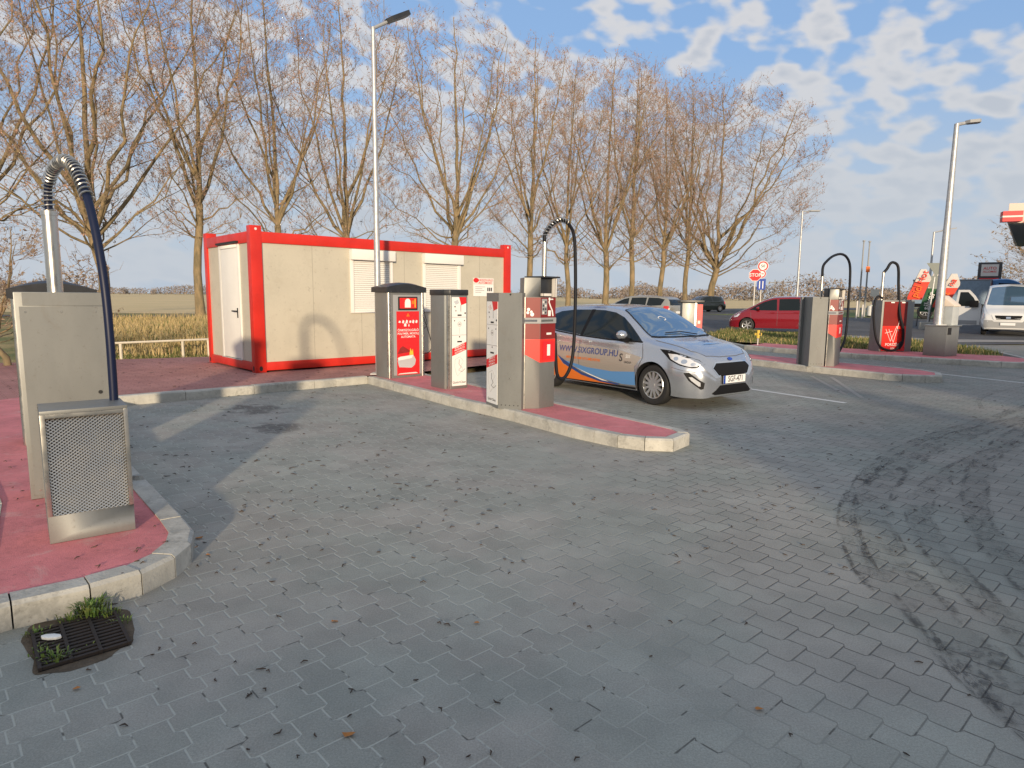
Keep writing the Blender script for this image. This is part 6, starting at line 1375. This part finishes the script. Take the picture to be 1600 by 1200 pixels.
# ------------------------------------------------------------------ trees
def polyline_tube(V, Fc, pts, rad, n):
    b0 = len(V); k = len(pts); T = pts[-1]-pts[0]; T = T/np.linalg.norm(T); ref = np.array((1., 0, 0)) if abs(T[0]) < .8 else np.array((0, 1., 0))
    for i in range(k):
        t = pts[min(k-1, i+1)]-pts[max(0, i-1)]; t = t/(np.linalg.norm(t)+1e-9); a = np.cross(t, ref); a /= np.linalg.norm(a); c = np.cross(t, a)
        for j in range(n): q = 2*math.pi*j/n; V.append(pts[i]+(a*math.cos(q)+c*math.sin(q))*rad[i])
    for i in range(k-1):
        for j in range(n): Fc.append((b0+i*n+j, b0+i*n+(j+1) % n, b0+(i+1)*n+(j+1) % n, b0+(i+1)*n+j))
def tree_meshes(seed, H=23.0, spread=1.0, fork=.27, r0=.30, dens=1.0, nl=9):
    rg = np.random.default_rng(seed); V, Fc = [], []
    fz = H*fork; RM = H*.295*spread
    def env(z):
        s = z/H; return RM*math.sqrt(max(0.0, 1-abs((s-.60)/(.42 if s > .6 else .46))**2.4))
    def bez(p0, p1, bend, n, wob):
        "curve that leaves p0 more steeply outwards and turns up towards p1"
        L = np.linalg.norm(p1-p0); mid = p0*.5+p1*.5+bend*L; out = []
        ph = rg.uniform(0, 6.28, 3)
        for i in range(n+1):
            t = i/n; q = (1-t)**2*p0+2*t*(1-t)*mid+t*t*p1
            if 0 < i < n: q = q+rg.normal(0, wob*L, 3)
            out.append(q)
        return out
    trunk = [np.array((math.sin(k*.8+seed)*.05*k, math.cos(k*1.1+seed)*.05*k, fz*k/5)) for k in range(6)]
    leader_top = np.array((rg.normal(0, .6), rg.normal(0, .6), H*.99)); ld = bez(trunk[-1], leader_top, np.array((rg.normal(0, .02), rg.normal(0, .02), 0)), 12, .004)
    polyline_tube(V, Fc, trunk, [r0*1.3, r0*1.05, r0*.98, r0*.93, r0*.9, r0*.86], 12)
    limbs = [(ld, r0*.70)]
    def axis_at(z):
        if z <= fz: k = min(4, int(z/fz*5)); return trunk[k]+(trunk[k+1]-trunk[k])*(z/fz*5-k)
        for i in range(len(ld)-1):
            if ld[i+1][2] >= z: return ld[i]
        return ld[-1]
    a0 = rg.uniform(0, 6.28)
    for i in range(nl):      # great ascending limbs
        a = a0+2.4*i+rg.uniform(-.3, .3); tz = H*rg.uniform(.72, .95); rr = env(tz)*rg.uniform(.75, .98)
        st = axis_at(fz*rg.uniform(.92, 1.0)+(H*.16*(i/nl))*rg.uniform(.3, 1.2)); e = np.array((rr*math.cos(a), rr*math.sin(a), tz))
        o = np.array((math.cos(a), math.sin(a), 0))
        limbs.append((bez(st, e, o*rg.uniform(.04, .12)-np.array((0, 0, .03)), 10, .010), r0*rg.uniform(.38, .55)))
    for i in range(int(nl*1.2)):   # spreading lower branches
        a = rg.uniform(0, 6.28); tz = H*rg.uniform(.30, .66); rr = env(tz)*rg.uniform(.7, 1.0); sz_ = fz*rg.uniform(.62, 1.0)+max(0, tz-H*.45)*rg.uniform(.2, .9)
        e = np.array((rr*math.cos(a), rr*math.sin(a), tz)); st = axis_at(min(sz_, tz-H*.04)); limbs.append((bez(st, e, np.array((math.cos(a)*.10, math.sin(a)*.10, .02)), 8, .018), r0*rg.uniform(.17, .30)))
    nodes, nr = [], []
    for pts, r in limbs:
        rad = [r*(1-.86*(i/(len(pts)-1))**.75) for i in range(len(pts))]; polyline_tube(V, Fc, pts, rad, 8 if r > r0*.33 else 5)
        for i in range(1, len(pts)):
            for f in (0, .5): nodes.append(pts[i-1]*(f)+pts[i]*(1-f)); nr.append(rad[i])
    TV, TF = V[:], Fc[:]; V.clear(); Fc.clear()
    def sample(n, lo, hi):
        out = []
        while len(out) < n:
            z = H*rg.uniform(.20, 1.0); e = env(z); a = rg.uniform(0, 6.283); s = math.sqrt(rg.uniform(lo*lo, hi*hi))
            if rg.uniform() > (e/RM)**1.4+.04: continue
            if z < H*.36 and rg.uniform() > .45: continue
            out.append((e*s*math.cos(a), e*s*math.sin(a), z))
        return np.array(out)
    def attach(T, N, NR, maxd, rise):
        out = []
        for p in T:
            d = p-N; dist = np.linalg.norm(d, axis=1); cost = dist+np.where(d[:, 2] < rise*dist, (rise*dist-d[:, 2])*3.0, 0)
            j = int(np.argmin(cost)); out.append((j, dist[j]))
        return out
    N = np.array(nodes); NR = np.array(nr); T = sample(int(190*dens), .25, 1.0); n2, r2 = [], []
    for p, (j, dd) in zip(T, attach(T, N, NR, 9, .55)):
        if dd > H*.26: continue
        r = min(NR[j]*.6, .012+.007*dd); q = p-N[j]; h_ = np.array((q[0], q[1], 0)); hn = np.linalg.norm(h_)+1e-6
        pts = bez(N[j], p, h_/hn*.10-np.array((0, 0, .02)), 5, .022); rad = list(np.linspace(r, r*.35, 6)); polyline_tube(V, Fc, pts, rad, 4)
        for i in range(1, 6): n2.append(pts[i]); r2.append(rad[i])
    N2 = np.vstack([N, np.array(n2)]); R2 = np.concatenate([NR, r2]); T = sample(int(1300*dens), .18, 1.03); n3 = []; A, Bq, r = [], [], []
    for p, (j, dd) in zip(T, attach(T, N2, R2, 4, .5)):
        if dd > H*.13: p = N2[j]+(p-N2[j])*(H*.13/dd)
        pts = bez(N2[j], p, np.array((rg.normal(0, .06), rg.normal(0, .06), -.05)), 3, .03)
        for i in range(3):
            A.append(pts[i]); Bq.append(pts[i+1]); r.append(.0105-.002*i)
    A = np.array(A); Bq = np.array(Bq); r = np.array(r); n = len(A)
    def side(A, Bq, cnt, l0, l1, rad):
        idx = rg.integers(0, len(A), cnt); s = rg.uniform(.1, 1, cnt)[:, None]; st = A[idx]*(1-s)+Bq[idx]*s; dd = (Bq-A)[idx]; dd = dd/(np.linalg.norm(dd, axis=1)[:, None]+1e-9)*.8+rg.normal(0, .5, (cnt, 3)); dd[:, 2] += .45
        dd /= np.linalg.norm(dd, axis=1)[:, None]; return st, st+dd*rg.uniform(l0, l1, cnt)[:, None], np.full(cnt, rad)
    a1, b1, r1_ = side(A, Bq, int(3800*dens), .35, .95, .0060); a2, b2, r2_ = side(a1, b1, int(4500*dens), .15, .50, .0065)
    A = np.vstack([A, a1, a2]); Bq = np.vstack([Bq, b1, b2]); r = np.concatenate([r, r1_, r2_]); n = len(A); BV_, BF = V[:], Fc[:]
    D = (Bq-A); D /= np.linalg.norm(D, axis=1)[:, None]+1e-9; ref = np.tile((1., 0, 0), (n, 1)); ref[np.abs(D[:, 0]) > .8] = (0, 1., 0)
    P1 = np.cross(D, ref); P1 /= np.linalg.norm(P1, axis=1)[:, None]+1e-9; P2 = np.cross(D, P1); vv = []
    for base, sc in ((A, 1.0), (Bq, .5)):
        for k in range(3): q = 2.094*k; vv.append(base+(P1*math.cos(q)+P2*math.sin(q))*(r*sc)[:, None])
    VV = np.stack(vv, 1).reshape(-1, 3); o_ = (np.arange(n)*6)[:, None]; quad = np.array([[0, 1, 4, 3], [1, 2, 5, 4], [2, 0, 3, 5]]); TWF = (o_[:, :, None]+quad[None]).reshape(-1, 4)
    k0 = len(A)-len(a1)-len(a2); m_ = int(9500*dens); idx = rg.integers(k0, n, m_); s = rg.uniform(.15, 1.0, m_)[:, None]; c = A[idx]*(1-s)+Bq[idx]*s+rg.normal(0, .015, (m_, 3))
    ax = rg.normal(0, 1, (m_, 3)); ax[:, 2] -= .9; ax /= np.linalg.norm(ax, axis=1)[:, None]; q = np.cross(ax, rg.normal(0, 1, (m_, 3))); q /= np.linalg.norm(q, axis=1)[:, None]
    ln = rg.uniform(.08, .17, m_)[:, None]; wd = rg.uniform(.022, .042, m_)[:, None]
    CV = np.stack([c, c+ax*ln*.5-q*wd, c+ax*ln, c+ax*ln*.5+q*wd], 1).reshape(-1, 3); CF = (np.arange(m_)*4)[:, None]+np.arange(4)[None]
    def mk(name, V_, F_, mats, mi=None):
        me = bpy.data.meshes.new(name); me.from_pydata(np.array(V_).tolist(), [], [tuple(int(a) for a in f) for f in F_])
        for q_ in mats: me.materials.append(MAT[q_])
        if mi is not None: me.polygons.foreach_set('material_index', mi)
        me.polygons.foreach_set('use_smooth', [True]*len(me.polygons)); me.update(); return me
    trunk_me = mk('trunk', TV, TF, ['bark'])
    nb_ = len(BV_); allV = np.vstack([np.array(BV_), VV, CV]); allF = list(BF)+[tuple(f+nb_) for f in TWF]+[tuple(f+nb_+len(VV)) for f in CF]
    return trunk_me, mk('crown', allV, allF, ['twig_bark', 'catkin'], [0]*(len(BF)+len(TWF))+[1]*len(CF))
TREEV = [tree_meshes(11, dens=.85, nl=7), tree_meshes(23, spread=1.1, dens=.9), tree_meshes(37, fork=.25, dens=.85, nl=7), tree_meshes(51, spread=1.3, fork=.20, dens=1.3, nl=11), tree_meshes(64, spread=.9, fork=.30, nl=6, dens=.8)]
TL = ['bare poplar on the far left whose trunk stands outside the picture', 'bare poplar rising straight behind the nearest vacuum cleaner hose', 'bare poplar with straight trunk just left of the container', 'bare poplar rising behind the left half of the container roof',
      'bare poplar left of the middle lamp post, behind the container', 'bare poplar right of the middle lamp post, behind the container roof', 'bare poplar at the right end of the container roof', 'thin bare poplar right behind the middle vacuum hose',
      'bare poplar above the front of the beige estate car', 'bare poplar directly above the beige estate car roof', 'bare slim poplar above the rear of the beige estate car', 'bare poplar just left of the black hatchback', 'last bare poplar of the row, wide crown above the black hatchback']
TP = [(-45, 36.0), (165, 39.0), (315, 43.0), (435, 46.5), (545, 50.0), (705, 54.5), (825, 58.5), (885, 60.5), (943, 63.5), (983, 65.5), (1028, 67.5), (1067, 69.5), (1108, 71.5)]
var_ = [3, 3, 4, 0, 2, 1, 4, 0, 2, 4, 0, 4, 3]; hs = [23, 23.5, 24.0, 23, 23, 23.3, 22.8, 22, 23.3, 23.6, 23.0, 22.6, 23.4]; ws_ = [1, 1, .8, .85, .95, 1, .9, .8, .95, .85, .85, .85, 1.22]
rots = [0.4, 2.0, 4.1, 1.0, 5.2, 0.6, 2.6, 3.9, 5.7, 1.7, 0.2, 4.6, 3.2]
for i, (px, d) in enumerate(TP):
    p = ray(px, d); t = thing('poplar_tree', TL[i], 'tree', (*p, -.03), 'row of bare poplars', rots[i]); s = hs[i]/23.0; t.scale = (s*ws_[i], s*ws_[i], s)
    a, b_ = TREEV[var_[i]]
    for nm, me in (('trunk', a), ('crown', b_)):
        o = bpy.data.objects.new(nm, me); COL.objects.link(o); o.parent = t
# small bare tree at the left edge, shrubs
sh_t, sh_c = tree_meshes(77, H=6.5, spread=1.3, fork=.25, r0=.09, dens=.14, nl=5)
sh_c.materials[1] = MAT['twig_bark']
p = ray(4, 12.5); t = thing('bare_sapling', 'small bare sapling at the left picture edge', 'tree', (*p, 0), None, 1.0); t.scale = (.7, .7, .42)
for nm, me in (('trunk', sh_t), ('crown', sh_c)):
    o = bpy.data.objects.new(nm, me); COL.objects.link(o); o.parent = t
for (px, d, s, lb) in ((1592, 58, .95, 'bare round bush behind the white van at the right edge'), (1640, 52, 1.5, 'bare tree behind the white van, partly outside the picture')):
    p = ray(px, d); t = thing('bare_bush', lb, 'bush', (*p, 0), 'bushes behind the van', 2.0); t.scale = (s*1.5, s*1.5, s*.85)
    for nm, me in (('trunk', sh_t), ('crown', sh_c)):
        o = bpy.data.objects.new(nm, me); COL.objects.link(o); o.parent = t
# far woods: bumpy bands of small crowns
def far_wood(name, label, spec, cell):
    V, Fc = [], []
    for (xa, ya, xb, yb, h, n) in spec:
        for _ in range(n):
            s = random.random(); x = xa+(xb-xa)*s; y = ya+(yb-ya)*s+random.uniform(0, 25); cr = h*random.uniform(.25, .42)
            hh_ = h*(.62+.3*math.sin(s*17+xa)+.15*math.sin(s*53))*random.uniform(.75, 1.1)
            for _k in range(60):
                a, e_ = random.uniform(0, 6.28), random.uniform(-1, 1); rr_ = cr*random.uniform(.5, 1); c = np.array((x+rr_*math.cos(a), y+rr_*math.sin(a)*.6, max(.3, hh_*.55+hh_*.45*e_)))
                sz_ = cell*random.uniform(.5, 1.2); b0 = len(V); q = np.random.default_rng(len(V)).normal(0, 1, (3, 3))*sz_*.6
                V += [tuple(c+q[0]), tuple(c+q[1]), tuple(c+q[2])]; Fc.append((b0, b0+1, b0+2))
    mb = MB(); mb.v, mb.f, mb.mi, mb.mn = V, Fc, [0]*len(Fc), ['far_wood']; return tag(mb.build(name), label, 'wood', None, 'stuff')
far_wood('far_woods', 'brown leafless woods along the horizon', [(60, 330, 420, 360, 13, 520), (-30, 420, 120, 400, 12, 220), (-700, 600, -60, 620, 9, 500), (-330, 250, -170, 250, 12, 200), (150, 260, 420, 300, 10, 300)], .8)
# pylon on the horizon
q = ray(1211, 420); t = thing('power_pylon', 'distant twin-legged power pylon on the horizon', 'pylon', (*q, 0)); zt_ = zat(1211, 437, *q)
m = MB()
for dx in (-2.6, 2.6): m.tube([(q[0]+dx, q[1], 0), (q[0]+dx, q[1], zt_)], .35, 'grey_plastic', 4)
m.build('legs', t); m = MB(); m.tube([(q[0]-6, q[1], zt_*.86), (q[0]+6, q[1], zt_*.86)], .3, 'grey_plastic', 4); m.build('crossarm', t)
